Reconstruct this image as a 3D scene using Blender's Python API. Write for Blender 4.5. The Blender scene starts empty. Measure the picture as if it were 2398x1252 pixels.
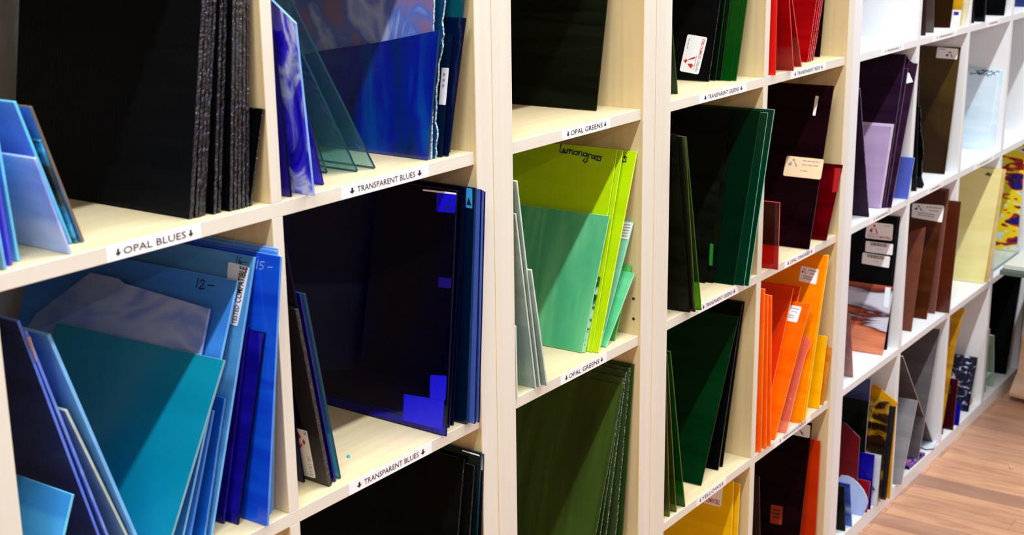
import bpy, bmesh, math, random, json
from mathutils import Vector, Matrix
C = bpy.context.scene.collection
SC = bpy.context.scene
R = math.radians
random.seed(7)

# ------------------------------------------------------------ camera
cam_d = bpy.data.cameras.new('camera')
cam = bpy.data.objects.new('camera', cam_d); C.objects.link(cam)
ax_r = Vector((0.574843, -0.818169, -0.012448)); ax_u = Vector((0.218322, 0.138696, 0.965971)); ax_f = Vector((0.788601, 0.557999, -0.258352))
m = Matrix.Identity(4)
for i in range(3):
    m[i][0] = ax_r[i]; m[i][1] = ax_u[i]; m[i][2] = -ax_f[i]; m[i][3] = ((-1.018052, -1.023685, 1.362180))[i]
cam.matrix_world = m
cam_d.sensor_width = 36.0
cam_d.lens = 3265.702 / 2398.0 * 36.0
cam_d.clip_start = 0.05
cam_d.dof.use_dof = True
cam_d.dof.focus_distance = 1.95
cam_d.dof.aperture_fstop = 9.0
SC.camera = cam

# ------------------------------------------------------------ light and exposure
SC.view_settings.view_transform = 'Standard'
SC.view_settings.look = 'None'
SC.view_settings.gamma = 1.0
SC.view_settings.use_curve_mapping = False
SC.view_settings.exposure = -0.05
SC.cycles.max_bounces = 10
SC.cycles.diffuse_bounces = 5
SC.cycles.glossy_bounces = 4
SC.cycles.transparent_max_bounces = 32
SC.cycles.caustics_reflective = False
SC.cycles.caustics_refractive = False
w = bpy.data.worlds.new('world'); SC.world = w; w.use_nodes = True
w.node_tree.nodes['Background'].inputs[0].default_value = (0.86, 0.93, 1.0, 1)
w.node_tree.nodes['Background'].inputs[1].default_value = 0.42
def tube_lamp(name, x, y, z, ln, wd, power, col):
    d = bpy.data.lights.new(name, 'AREA'); d.shape = 'RECTANGLE'; d.size = ln; d.size_y = wd
    d.energy = power; d.color = col
    o = bpy.data.objects.new(name, d); o.location = (x, y, z); C.objects.link(o)
    return o
for x in (-1.3, 0.5, 2.3):
    tube_lamp('ceiling_tube_near', x, -0.62, 2.70, 1.7, 0.05, 44, (0.95, 0.99, 1.0))
for x in (-1.3, 0.5, 2.3):
    tube_lamp('ceiling_tube_far', x, -3.3, 2.70, 1.7, 0.05, 22, (0.95, 0.99, 1.0))

# ------------------------------------------------------------ materials
def lin(c):
    def f(v):
        v /= 255.0
        return v / 12.92 if v <= 0.04045 else ((v + 0.055) / 1.055) ** 2.4
    return (f(c[0]), f(c[1]), f(c[2]), 1.0)
class NT:
    def __init__(s, name):
        s.m = bpy.data.materials.new(name); s.m.use_nodes = True; s.t = s.m.node_tree; s.t.nodes.clear()
        s.out = s.n('ShaderNodeOutputMaterial')
    def n(s, typ, **kw):
        nd = s.t.nodes.new(typ)
        for k, v in kw.items():
            if k.startswith('i_'): nd.inputs[int(k[2:])].default_value = v
            else: setattr(nd, k, v)
        return nd
    def l(s, a, b): s.t.links.new(a, b)
    def coord(s, scale=(1,1,1), rnd=True):
        tc = s.n('ShaderNodeTexCoord'); mp = s.n('ShaderNodeMapping'); mp.inputs['Scale'].default_value = scale
        s.l(tc.outputs['Object'], mp.inputs['Vector'])
        if rnd:
            oi = s.n('ShaderNodeObjectInfo'); mu = s.n('ShaderNodeMath', operation='MULTIPLY'); mu.inputs[1].default_value = 37.0
            s.l(oi.outputs['Random'], mu.inputs[0]); s.l(mu.outputs[0], mp.inputs['Location'])
        return mp.outputs[0]
    def noise(s, vec, scale, detail=3, dist=0.0, rough=.5):
        nz = s.n('ShaderNodeTexNoise'); s.l(vec, nz.inputs['Vector'])
        nz.inputs['Scale'].default_value = scale; nz.inputs['Detail'].default_value = detail
        nz.inputs['Distortion'].default_value = dist; nz.inputs['Roughness'].default_value = rough
        return nz.outputs['Fac']
    def ramp(s, fac, stops, interp='LINEAR'):
        r = s.n('ShaderNodeValToRGB'); s.l(fac, r.inputs[0]); e = r.color_ramp.elements; r.color_ramp.interpolation = interp
        while len(e) < len(stops): e.new(0.5)
        for el, (p, c) in zip(e, stops): el.position = p; el.color = c
        return r.outputs[0]
    def bump(s, h, strength, dist):
        b = s.n('ShaderNodeBump'); s.l(h, b.inputs['Height']); b.inputs['Strength'].default_value = strength; b.inputs['Distance'].default_value = dist
        return b.outputs[0]
    def pbsdf(s, col, rough, normal=None, spec=.5, out=True):
        p = s.n('ShaderNodeBsdfPrincipled')
        if hasattr(col, 'is_linked') or not isinstance(col, tuple): s.l(col, p.inputs['Base Color'])
        else: p.inputs['Base Color'].default_value = col
        p.inputs['Roughness'].default_value = rough; p.inputs['Specular IOR Level'].default_value = spec
        if normal: s.l(normal, p.inputs['Normal'])
        if out: s.l(p.outputs[0], s.out.inputs[0])
        return p.outputs[0]
M = {}
def plain(name, rgb, rough=.5, spec=.5):
    if name in M: return M[name]
    t = NT(name); t.pbsdf(lin(rgb), rough, spec=spec); M[name] = t.m; return t.m
def wood(name, c_a, c_b, horiz, rough=.45):
    t = NT(name)
    v = t.coord((1.2, 60, 60) if horiz else (60, 60, 1.2), rnd=True)
    g = t.noise(v, 1.0, 4, .6)
    v2 = t.coord((3, 14, 14) if horiz else (14, 14, 3), rnd=True)
    g2 = t.noise(v2, 1.0, 2, 0)
    mx = t.n('ShaderNodeMath', operation='MULTIPLY_ADD'); t.l(g, mx.inputs[0]); mx.inputs[1].default_value = .6; 
    hf = t.n('ShaderNodeMath', operation='MULTIPLY'); t.l(g2, hf.inputs[0]); hf.inputs[1].default_value = .4; t.l(hf.outputs[0], mx.inputs[2])
    col = t.ramp(mx.outputs[0], [(.32, lin(c_b)), (.62, lin(c_a))])
    t.pbsdf(col, rough, spec=.35); M[name] = t.m; return t.m
wood('birch_face_h', (228, 213, 174), (214, 196, 152), True)
wood('birch_face_v', (224, 205, 158), (208, 184, 134), False)
wood('birch_edge_h', (227, 225, 214), (220, 215, 202), True)
wood('birch_edge_v', (227, 225, 214), (220, 215, 202), False)
plain('white_foil', (234, 238, 243), .35)
plain('paper', (250, 250, 255), .6); plain('paper_warm', (250, 222, 182), .6); plain('ink', (22, 22, 26), .6)
plain('ink_grey', (150, 152, 160), .6); plain('ink_red', (205, 32, 36), .6); plain('ink_blue', (40, 40, 170), .6)
plain('pen_black', (12, 14, 10), .4); plain('pen_pale', (150, 190, 235), .5); plain('hole', (40, 32, 20), .9)
plain('label_blue', (14, 6, 235), .35); plain('label_blue_dim', (20, 10, 120), .35); plain('label_cyan', (60, 165, 240), .35); plain('label_violet', (90, 95, 225), .4)
plain('label_green', (30, 130, 30), .4); plain('label_red', (170, 10, 20), .35); plain('label_rust', (165, 52, 20), .4); plain('paper_beige', (220, 190, 190), .5); plain('paper_pale', (228, 238, 250), .5)

def opal(name, a, b=None, sc=(3, 30, 3), rough=.16, lo=.4, hi=.62, bump=0, dist=.8):
    t = NT(name); b = b or tuple(max(0, int(c * .94)) for c in a)
    v = t.coord(sc); g = t.noise(v, 1.0, 4, dist)
    col = t.ramp(g, [(lo, lin(b)), (hi, lin(a))])
    nm = None
    if bump: nm = t.bump(t.noise(t.coord((1, 1, 1)), 90, 2), bump, .002)
    t.pbsdf(col, rough, nm, spec=.12 if max(a) < 60 else .4); M[name] = t.m
def multi(name, stops, sc=(8, 8, 8), dist=2.0, rough=.15, detail=3, interp='LINEAR'):
    t = NT(name); v = t.coord(sc); g = t.noise(v, 1.0, detail, dist)
    t.pbsdf(t.ramp(g, [(p, lin(c)) for p, c in stops], interp), rough); M[name] = t.m
def glass(name, tint, body=None, amt=0.0, tex=False, swirl=None, bump=0.0, rough=.02):
    """thin coloured sheet glass: tinted see-through layer under a clear reflection; swirls are opal colour in the glass"""
    t = NT(name)
    tr = t.n('ShaderNodeBsdfTransparent'); tr.inputs[0].default_value = lin(tint)
    sh = tr.outputs[0]
    nm = t.bump(t.noise(t.coord((1, 1, 1)), 60, 3, .5), bump, .004) if bump else None
    if body:
        if swirl:
            g = t.noise(t.coord(swirl[0]), 1.0, 4, swirl[1]); col = t.ramp(g, [(p, lin(c)) for p, c in body])
            g2 = t.noise(t.coord(tuple(q * .8 for q in swirl[0])), 1.0, 3, swirl[1])
            fac = t.ramp(g2, [(swirl[2], (amt[0],) * 3 + (1,)), (swirl[3], (amt[1],) * 3 + (1,))])
        else:
            col = lin(body); fac = None
        p = t.pbsdf(col, .2, nm, out=False)
        mx = t.n('ShaderNodeMixShader')
        if fac is not None: t.l(fac, mx.inputs[0])
        else: mx.inputs[0].default_value = amt
        t.l(sh, mx.inputs[1]); t.l(p, mx.inputs[2]); sh = mx.outputs[0]
    gl = t.n('ShaderNodeBsdfGlossy'); gl.inputs['Roughness'].default_value = rough; gl.inputs[0].default_value = (1, 1, 1, 1)
    fr = t.n('ShaderNodeFresnel'); fr.inputs[0].default_value = 1.28 if max(tint) < 170 else 1.42
    if nm: t.l(nm, gl.inputs['Normal']); t.l(nm, fr.inputs['Normal'])
    ge = t.n('ShaderNodeNewGeometry'); inv = t.n('ShaderNodeMath', operation='SUBTRACT'); inv.inputs[0].default_value = 1.0; t.l(ge.outputs['Backfacing'], inv.inputs[1])
    mf = t.n('ShaderNodeMath', operation='MULTIPLY'); t.l(fr.outputs[0], mf.inputs[0]); t.l(inv.outputs[0], mf.inputs[1])
    mg = t.n('ShaderNodeMixShader'); t.l(mf.outputs[0], mg.inputs[0]); t.l(sh, mg.inputs[1]); t.l(gl.outputs[0], mg.inputs[2])
    t.l(mg.outputs[0], t.out.inputs[0]); M[name] = t.m
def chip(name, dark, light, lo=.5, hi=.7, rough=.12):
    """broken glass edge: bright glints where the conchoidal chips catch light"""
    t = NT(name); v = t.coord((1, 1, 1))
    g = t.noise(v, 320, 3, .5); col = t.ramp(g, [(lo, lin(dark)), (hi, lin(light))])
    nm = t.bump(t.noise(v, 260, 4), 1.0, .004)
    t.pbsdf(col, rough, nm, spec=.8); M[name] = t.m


opal('black_ripple', (11, 12, 15), (6, 7, 9), (2, 140, 2), .34, .35, .65)
t_ = M['black_ripple'].node_tree; _p = [q for q in t_.nodes if q.type == 'BSDF_PRINCIPLED'][0]
_tc2 = t_.nodes.new('ShaderNodeTexCoord'); _mp2 = t_.nodes.new('ShaderNodeMapping'); _mp2.inputs['Scale'].default_value = (260, 40, 1); t_.links.new(_tc2.outputs['Object'], _mp2.inputs[0])
_nz = t_.nodes.new('ShaderNodeTexNoise'); _nz.inputs['Scale'].default_value = 1; t_.links.new(_mp2.outputs[0], _nz.inputs['Vector'])
_b = t_.nodes.new('ShaderNodeBump'); _b.inputs['Strength'].default_value = .4; _b.inputs['Distance'].default_value = .0012; t_.links.new(_nz.outputs[0], _b.inputs['Height']); t_.links.new(_b.outputs[0], _p.inputs['Normal'])
opal('black', (9, 10, 12), (6, 7, 9), rough=.12)
opal('blackgreen', (16, 22, 12), (8, 11, 6), rough=.14)
opal('sky', (118, 190, 250)); opal('cyan', (110, 215, 252)); opal('violet', (92, 84, 235))
multi('lavstreak', [(.3, (120, 155, 235)), (.5, (160, 188, 246)), (.7, (190, 205, 250))], (4, 22, 4), 1.0)
opal('periwinkle', (120, 160, 246), (95, 130, 232)); opal('skybrown', (96, 176, 236), (70, 140, 205))
multi('tealbrown', [(.3, (16, 30, 40)), (.48, (60, 62, 40)), (.55, (40, 140, 180)), (.75, (90, 190, 235))], (9, 20, 9), 2.0)
opal('skyblue2', (72, 172, 252), (56, 150, 240)); opal('navy', (34, 50, 112), (24, 38, 92)); opal('periwinkle2', (88, 128, 240), (76, 112, 225))
opal('greygreen', (128, 176, 190)); opal('skyblue3', (112, 184, 242), (98, 170, 232)); opal('teal', (8, 140, 172), (4, 130, 162), (2, 8, 2))
multi('lavcloud', [(.3, (92, 128, 205)), (.5, (134, 158, 214)), (.62, (170, 182, 214)), (.75, (120, 142, 214))], (7, 14, 7), 1.2)
opal('midblue', (62, 140, 228), (52, 128, 218)); opal('blue_a', (64, 138, 228)); opal('blue_b', (20, 96, 205)); opal('steelblue', (84, 158, 216), (70, 142, 205))
opal('cobalt_o', (24, 16, 160), (14, 6, 130), rough=.08); opal('royal', (18, 84, 228), (10, 64, 212)); opal('blue_c', (84, 150, 238)); opal('blue_d', (130, 180, 246))
opal('violetedge', (40, 30, 215)); opal('mint', (112, 200, 142), (74, 172, 122), (30, 4, 4), .2, .36, .66)
t_ = None
multi('darkgreenmottle', [(.4, (6, 60, 40)), (.52, (20, 110, 60)), (.6, (170, 215, 180))], (50, 50, 50), 1.0)
opal('lime', (180, 220, 8), (172, 212, 4)); opal('limeedge', (225, 245, 80)); opal('aqua', (150, 226, 196), (128, 212, 180)); opal('mint2', (104, 208, 150), (84, 190, 132)); opal('leafgreen', (92, 196, 92))
opal('whitegrey', (196, 216, 212)); opal('greygreen2', (146, 170, 162), (132, 156, 150)); opal('greygreen_e', (206, 224, 212)); opal('mintedge', (165, 232, 190))
multi('moss', [(.25, (34, 48, 14)), (.5, (54, 78, 26)), (.75, (66, 92, 44))], (24, 2.5, 2.5), .8)
multi('moss2', [(.3, (36, 52, 22)), (.7, (62, 86, 46))], (24, 2.5, 2.5), .8)
opal('forest', (40, 66, 22)); opal('red', (226, 24, 20)); opal('crimson', (160, 8, 10), (134, 2, 6)); opal('rededge', (235, 70, 66))
opal('forestdark', (2, 44, 16), (0, 36, 12), rough=.1); opal('emerald_d', (2, 28, 14), rough=.1)
opal('yellow', (246, 196, 8), (238, 184, 4)); opal('yellowedge', (252, 214, 60)); opal('maroonblack', (22, 4, 10), (12, 1, 6), rough=.1); opal('ruby', (92, 2, 8), (70, 0, 4), rough=.1)
opal('orange', (255, 108, 4), (255, 94, 2)); opal('orangeedge', (255, 140, 60)); opal('amber', (250, 150, 4), (244, 132, 2)); opal('yellow2', (255, 192, 8), (252, 180, 2)); opal('tanamber', (216, 140, 40), (205, 120, 24))
opal('orangered', (206, 52, 8)); opal('brownblack', (48, 28, 28)); opal('greybrown', (84, 70, 66)); opal('mustard', (206, 160, 20)); opal('palecream', (232, 230, 196))
opal('aubergine', (38, 20, 42), (28, 12, 32), rough=.12); opal('aubergine2', (46, 24, 46), (36, 16, 38), rough=.12); opal('aubedge', (110, 90, 120)); opal('lavender', (176, 154, 196), (168, 146, 188)); opal('palelav', (206, 190, 214))
opal('bronze', (72, 54, 18), (44, 28, 12), (2, 3, 2), .12); opal('icewhite', (222, 240, 252), (206, 232, 250))
multi('ruststreak', [(.28, (228, 150, 112)), (.42, (196, 96, 62)), (.5, (70, 18, 22)), (.56, (200, 205, 225)), (.7, (214, 170, 140))], (2, 16, 2), 1.4)
opal('duskrose', (150, 104, 104), (132, 86, 86)); opal('chocolate', (78, 38, 16), (64, 28, 10), rough=.14); opal('chocolate2', (110, 62, 46)); opal('rosebrown', (120, 78, 68)); opal('rosebrown_e', (186, 126, 108)); opal('redbrown', (82, 34, 16))
opal('cream', (234, 226, 160), (228, 218, 148)); opal('tancream', (214, 190, 124)); opal('goldpoint', (218, 158, 16), (200, 136, 6))
multi('mosaic', [(.30, (20, 14, 120)), (.36, (40, 20, 60)), (.38, (150, 30, 30)), (.43, (228, 60, 30)), (.45, (226, 214, 20)), (.53, (244, 200, 16)), (.56, (226, 214, 20)), (.58, (200, 215, 235)), (.63, (210, 220, 240)), (.66, (30, 20, 190)), (.72, (40, 90, 60))], (15, 36, 15), .5, .12, 2, 'CONSTANT')
multi('ambermottle', [(.40, (26, 14, 4)), (.52, (44, 26, 6)), (.58, (150, 110, 8)), (.68, (186, 190, 90)), (.75, (120, 30, 4))], (14, 22, 14), 1.0, .1)
opal('darkred', (112, 4, 8), (92, 0, 4)); opal('darkred2', (52, 6, 12)); opal('redsq', (146, 12, 26)); opal('whitepane', (214, 224, 240)); opal('rust', (214, 92, 66))
multi('bluestreak', [(.35, (20, 10, 170)), (.55, (70, 120, 220)), (.75, (170, 205, 250))], (6, 14, 6), 1.0)
opal('paledisc', (176, 200, 240), (160, 182, 234), (5, 5, 5)); opal('paledisc_e', (225, 222, 245)); opal('grey_o', (92, 88, 92), (80, 76, 80), rough=.3); opal('grey_l', (130, 130, 136), (118, 118, 124), rough=.3); opal('grey_e', (170, 166, 166))
opal('mustardcurve', (196, 150, 24), (168, 112, 10)); multi('frostblack', [(.45, (18, 20, 32)), (.56, (40, 46, 70)), (.64, (190, 200, 235))], (40, 60, 40), 1.5)
multi('swirlpink', [(.35, (30, 10, 60)), (.5, (90, 60, 150)), (.62, (190, 120, 170)), (.75, (230, 200, 190))], (24, 24, 24), 2.0)
opal('cyanchip', (90, 200, 220)); opal('brown_e', (120, 104, 84)); opal('cork', (206, 172, 140), rough=.7)
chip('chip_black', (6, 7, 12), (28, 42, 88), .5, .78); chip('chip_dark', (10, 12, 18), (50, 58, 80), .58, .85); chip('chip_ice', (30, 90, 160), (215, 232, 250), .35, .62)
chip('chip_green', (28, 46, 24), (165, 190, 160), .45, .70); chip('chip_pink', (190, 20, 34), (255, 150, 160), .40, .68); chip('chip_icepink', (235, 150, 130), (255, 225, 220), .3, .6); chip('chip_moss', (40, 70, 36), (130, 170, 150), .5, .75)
glass('black_g', (6, 6, 8), (6, 7, 10), .9); 
glass('purple_dark', (70, 40, 240), (34, 10, 190), .45)
glass('purple_swirl', (150, 175, 225), [(.40, (30, 10, 205)), (.50, (70, 60, 240)), (.56, (200, 215, 252)), (.64, (60, 50, 235))], (0.08, .95), swirl=((20, 9, 20), 1.5, .38, .52), bump=.5)
glass('violetblue_t', (90, 70, 255), (50, 26, 240), .4)
glass('seagreen_t', (205, 232, 236), (110, 185, 195), .10, bump=.3)
glass('deepswirl', (10, 60, 200), [(.30, (2, 14, 70)), (.45, (2, 36, 120)), (.55, (6, 22, 160)), (.68, (4, 70, 165)), (.8, (20, 40, 205))], (.7, .98), swirl=((13, 3.5, 13), .9, .3, .7))
glass('lavswirl', (140, 170, 220), [(.28, (84, 140, 110)), (.38, (150, 120, 160)), (.46, (90, 124, 220)), (.54, (184, 200, 250)), (.62, (116, 142, 232)), (.72, (210, 220, 248))], (.85, 1.0), swirl=((9, 6, 9), 1.6, .3, .7))
glass('icy_t', (90, 170, 205), (30, 110, 160), .35, bump=.6)
glass('darkteal_t', (20, 90, 130), (4, 40, 72), .55); glass('darkblue_t', (10, 50, 120), (4, 24, 72), .6); glass('turq_t', (60, 165, 180), (20, 120, 140), .45)
glass('violet_dark', (40, 20, 150), (20, 10, 90), .6); glass('blackviolet', (20, 10, 60), (14, 10, 34), .85); glass('purpleblack', (40, 20, 120), (16, 8, 44), .75); glass('cobalt_t2', (30, 40, 230), (14, 14, 130), .5); glass('cyan_t', (120, 210, 235), (70, 170, 205), .4)
glass('navy_t', (40, 30, 245), (2, 2, 22), .03); glass('ink_t', (20, 60, 150), (3, 12, 52), .5); glass('tealblue_t', (20, 90, 140), (2, 34, 72), .45); glass('paleblue_t', (150, 185, 250), (100, 140, 235), .45)
opal('cobalt_edge', (20, 14, 110), rough=.05); opal('teal_edge', (10, 60, 80), rough=.05); opal('ink_edge', (6, 10, 40), rough=.05)
glass('darkteal2', (6, 70, 66), (4, 34, 34), .6)
glass('bottle_t', (40, 110, 40), (16, 60, 18), .4); glass('blackgreen_t', (14, 60, 24), (6, 18, 10), .6); glass('green_t', (30, 150, 40), (6, 84, 16), .5); glass('maroon_t', (90, 8, 14), (34, 2, 8), .6)
glass('olive_t', (40, 60, 14), (20, 30, 10), .7); glass('limefoot_t', (150, 220, 40), (40, 90, 10), .35); glass('emerald_t', (30, 130, 90), (4, 60, 38), .5); glass('olivelight_t', (190, 200, 70), (70, 84, 20), .35); glass('leaf_t', (60, 150, 30), (16, 90, 12), .4)
opal('emerald_e', (120, 190, 165), rough=.05); opal('green_e', (10, 70, 20), rough=.05); opal('lime_e', (40, 84, 14), rough=.05); opal('olive_e', (70, 80, 20), rough=.05)
glass('crimson_t', (205, 14, 22), (110, 4, 10), .1); glass('orange_t', (255, 150, 70), (230, 100, 30), .25); glass('icepink_t', (255, 205, 190), (250, 190, 170), .14, bump=.8); opal('icepink_e', (255, 200, 190), rough=.1)
glass('brown_t', (110, 60, 10), (48, 26, 6), .6); glass('periblue_t', (150, 170, 250), (110, 130, 230), .55); glass('slateblue_t', (120, 140, 200), (84, 96, 150), .6); glass('darkgrey_t', (120, 120, 130), (40, 42, 50), .5)
glass('palegreen_t', (215, 235, 220), (190, 212, 196), .3); opal('palegreen_e', (200, 220, 205))
SHEET_MATS = {'amber': ['amber', 'yellow2'], 'ambermottle': ['ambermottle', 'ambermottle'], 'aqua': ['aqua', 'aqua'], 'aubergine': ['aubergine', 'aubedge'], 'aubergine2': ['aubergine2', 'aubedge'], 'black_gloss': ['black', 'chip_dark'], 'black_ripple': ['black_ripple', 'chip_black'], 'black_rough': ['black', 'chip_black'], 'blackgreen': ['blackgreen', 'black'], 'blackgreen_t': ['blackgreen_t', 'green_e'], 'blackviolet': ['blackviolet', 'chip_dark'], 'blue_a': ['blue_a', 'blue_a'], 'blue_b': ['blue_b', 'blue_a'], 'blue_c': ['blue_c', 'blue_c'], 'blue_d': ['blue_d', 'blue_d'], 'bluestreak': ['bluestreak', 'bluestreak'], 'bottle_t': ['bottle_t', 'green_e'], 'bronze': ['bronze', 'bronze'], 'brown_t': ['brown_t', 'brownblack'], 'brownblack': ['brownblack', 'brownblack'], 'chocolate': ['chocolate', 'chocolate'], 'chocolate2': ['chocolate2', 'chocolate2'], 'cobalt_o': ['cobalt_o', 'cobalt_o'], 'cobalt_t': ['cobalt_o', 'ink_edge'], 'cobalt_t2': ['cobalt_t2', 'cobalt_edge'], 'cork': ['cork', 'cork'], 'cream': ['cream', 'cream'], 'crimson': ['crimson', 'rededge'], 'crimson_t': ['crimson_t', 'rededge'], 'cyan': ['cyan', 'cyan'], 'cyan_t': ['cyan_t', 'teal_edge'], 'cyanchip': ['cyanchip', 'cyanchip'], 'darkblue_t': ['darkblue_t', 'ink_edge'], 'darkgreenmottle': ['darkgreenmottle', 'darkgreenmottle'], 'darkgrey_t': ['darkgrey_t', 'black'], 'darkred': ['darkred', 'aubedge'], 'darkred2': ['darkred2', 'rosebrown'], 'darkteal2': ['darkteal2', 'teal_edge'], 'darkteal_t': ['darkteal_t', 'ink_edge'], 'deepswirl': ['deepswirl', 'teal_edge'], 'duskrose': ['duskrose', 'duskrose'], 'emerald_d': ['emerald_d', 'green_e'], 'emerald_t': ['emerald_t', 'emerald_e'], 'forest': ['forest', 'forest'], 'forestdark': ['forestdark', 'forestdark'], 'frostblack': ['frostblack', 'frostblack'], 'goldpoint': ['goldpoint', 'goldpoint'], 'green_t': ['green_t', 'green_e'], 'grey_l': ['grey_l', 'grey_e'], 'grey_o': ['grey_o', 'grey_e'], 'greybrown': ['greybrown', 'greybrown'], 'greygreen': ['greygreen', 'greygreen_e'], 'greygreen2': ['greygreen2', 'greygreen_e'], 'icepink_t': ['icepink_t', 'icepink_e'], 'icewhite': ['icewhite', 'icewhite'], 'icy_t': ['icy_t', 'chip_ice'], 'ink_t': ['ink_t', 'ink_edge'], 'lavcloud': ['lavcloud', 'lavcloud'], 'lavender': ['lavender', 'lavender'], 'lavstreak': ['lavstreak', 'lavstreak'], 'lavswirl': ['lavswirl', 'chip_ice'], 'leaf_t': ['leaf_t', 'lime_e'], 'leafgreen': ['leafgreen', 'leafgreen'], 'lime': ['lime', 'limeedge'], 'limefoot_t': ['limefoot_t', 'lime_e'], 'maroon_t': ['maroon_t', 'maroonblack'], 'maroonblack': ['maroonblack', 'maroonblack'], 'midblue': ['midblue', 'sky'], 'mint': ['mint', 'mintedge'], 'mint2': ['mint2', 'mintedge'], 'mosaic': ['mosaic', 'mosaic'], 'moss': ['moss', 'chip_moss'], 'moss2': ['moss2', 'chip_green'], 'mustard': ['mustard', 'mustard'], 'mustardcurve': ['mustardcurve', 'mustardcurve'], 'navy': ['navy', 'periwinkle2'], 'navy_t': ['navy_t', 'ink_edge'], 'olive_t': ['olive_t', 'olive_e'], 'olivelight_t': ['olivelight_t', 'olive_e'], 'orange': ['orange', 'orangeedge'], 'orange_t': ['orange_t', 'orangeedge'], 'orangered': ['orangered', 'orangered'], 'paleblue_t': ['paleblue_t', 'ink_edge'], 'palecream': ['palecream', 'palecream'], 'paledisc': ['paledisc', 'paledisc_e'], 'palegreen_t': ['palegreen_t', 'palegreen_e'], 'palelav': ['palelav', 'palelav'], 'periblue_t': ['periblue_t', 'blue_d'], 'periwinkle': ['periwinkle', 'cyan'], 'periwinkle2': ['periwinkle2', 'periwinkle'], 'purple_dark': ['purple_dark', 'ink_edge'], 'purple_swirl': ['purple_swirl', 'blue_d'], 'purpleblack': ['purpleblack', 'ink_edge'], 'red': ['red', 'red'], 'redbrown': ['redbrown', 'redbrown'], 'redchip': ['crimson', 'chip_pink'], 'redsq': ['redsq', 'rosebrown'], 'rosebrown': ['rosebrown', 'rosebrown_e'], 'royal': ['royal', 'blue_c'], 'ruby': ['ruby', 'ruby'], 'ruststreak': ['ruststreak', 'ruststreak'], 'seagreen_t': ['seagreen_t', 'teal_edge'], 'sky': ['sky', 'sky'], 'skyblue2': ['skyblue2', 'cyan'], 'skyblue3': ['skyblue3', 'sky'], 'skybrown': ['skybrown', 'brown_e'], 'slateblue_t': ['slateblue_t', 'palelav'], 'steelblue': ['steelblue', 'sky'], 'swirlpink': ['swirlpink', 'cobalt_o'], 'tanamber': ['tanamber', 'tanamber'], 'tancream': ['tancream', 'tancream'], 'teal': ['teal', 'greygreen'], 'tealblue_t': ['tealblue_t', 'teal_edge'], 'tealbrown': ['tealbrown', 'tealbrown'], 'turq_t': ['turq_t', 'teal_edge'], 'violet': ['violet', 'violet'], 'violet_dark': ['violet_dark', 'ink_edge'], 'violetblue_t': ['violetblue_t', 'cobalt_edge'], 'whitegrey': ['whitegrey', 'greygreen_e'], 'whitepane': ['whitepane', 'black'], 'yellow': ['yellow', 'yellowedge'], 'yellow2': ['yellow2', 'yellowedge']}


# ------------------------------------------------------------ mesh helpers
def link(name, bm, mats, parent=None, bevel=0):
    me = bpy.data.meshes.new(name); bm.normal_update(); bm.to_mesh(me); bm.free()
    for q in (mats if isinstance(mats, (list, tuple)) else [mats]): me.materials.append(M[q])
    o = bpy.data.objects.new(name, me); C.objects.link(o)
    if parent: o.parent = parent
    if bevel:
        b = o.modifiers.new('bevel', 'BEVEL'); b.width = bevel; b.segments = 1; b.limit_method = 'ANGLE'; b.angle_limit = R(40)
    return o
def box(bm, x0, x1, y0, y1, z0, z1, front=None):
    v = [bm.verts.new(p) for p in ((x0,y0,z0),(x1,y0,z0),(x1,y1,z0),(x0,y1,z0),(x0,y0,z1),(x1,y0,z1),(x1,y1,z1),(x0,y1,z1))]
    fs = [(0,3,2,1),(4,5,6,7),(0,1,5,4),(1,2,6,5),(2,3,7,6),(3,0,4,7)]
    for i, q in enumerate(fs):
        f = bm.faces.new([v[k] for k in q])
        if front is not None and i == 2: f.material_index = front
def one_box(name, d, mats, parent=None, bevel=0, front=None, org=None):
    bm = bmesh.new()
    if org is None: org = (d[0], d[2], d[4])
    box(bm, d[0]-org[0], d[1]-org[0], d[2]-org[1], d[3]-org[1], d[4]-org[2], d[5]-org[2], front)
    o = link(name, bm, mats, parent, bevel)
    pl = Vector(org)
    if parent: pl = pl - Vector(parent.location)
    o.location = pl
    return o
def empty(name, loc, label, cat, group=None):
    o = bpy.data.objects.new(name, None); o.location = loc; o.empty_display_size = .05; C.objects.link(o)
    o['label'] = label; o['category'] = cat
    if group: o['group'] = group
    return o
def tag(o, label, cat, group=None):
    o['label'] = label; o['category'] = cat
    if group: o['group'] = group
def prism(bm, pts, z0, z1, mi_side=0):
    a = [bm.verts.new((p[0], p[1], z0)) for p in pts]; b = [bm.verts.new((p[0], p[1], z1)) for p in pts]
    n = len(pts); f0 = bm.faces.new(a[::-1]); f1 = bm.faces.new(b)
    for i in range(n):
        f = bm.faces.new((a[i], a[(i+1) % n], b[(i+1) % n], b[i])); f.material_index = mi_side
    bmesh.ops.recalc_face_normals(bm, faces=bm.faces[:])

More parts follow.
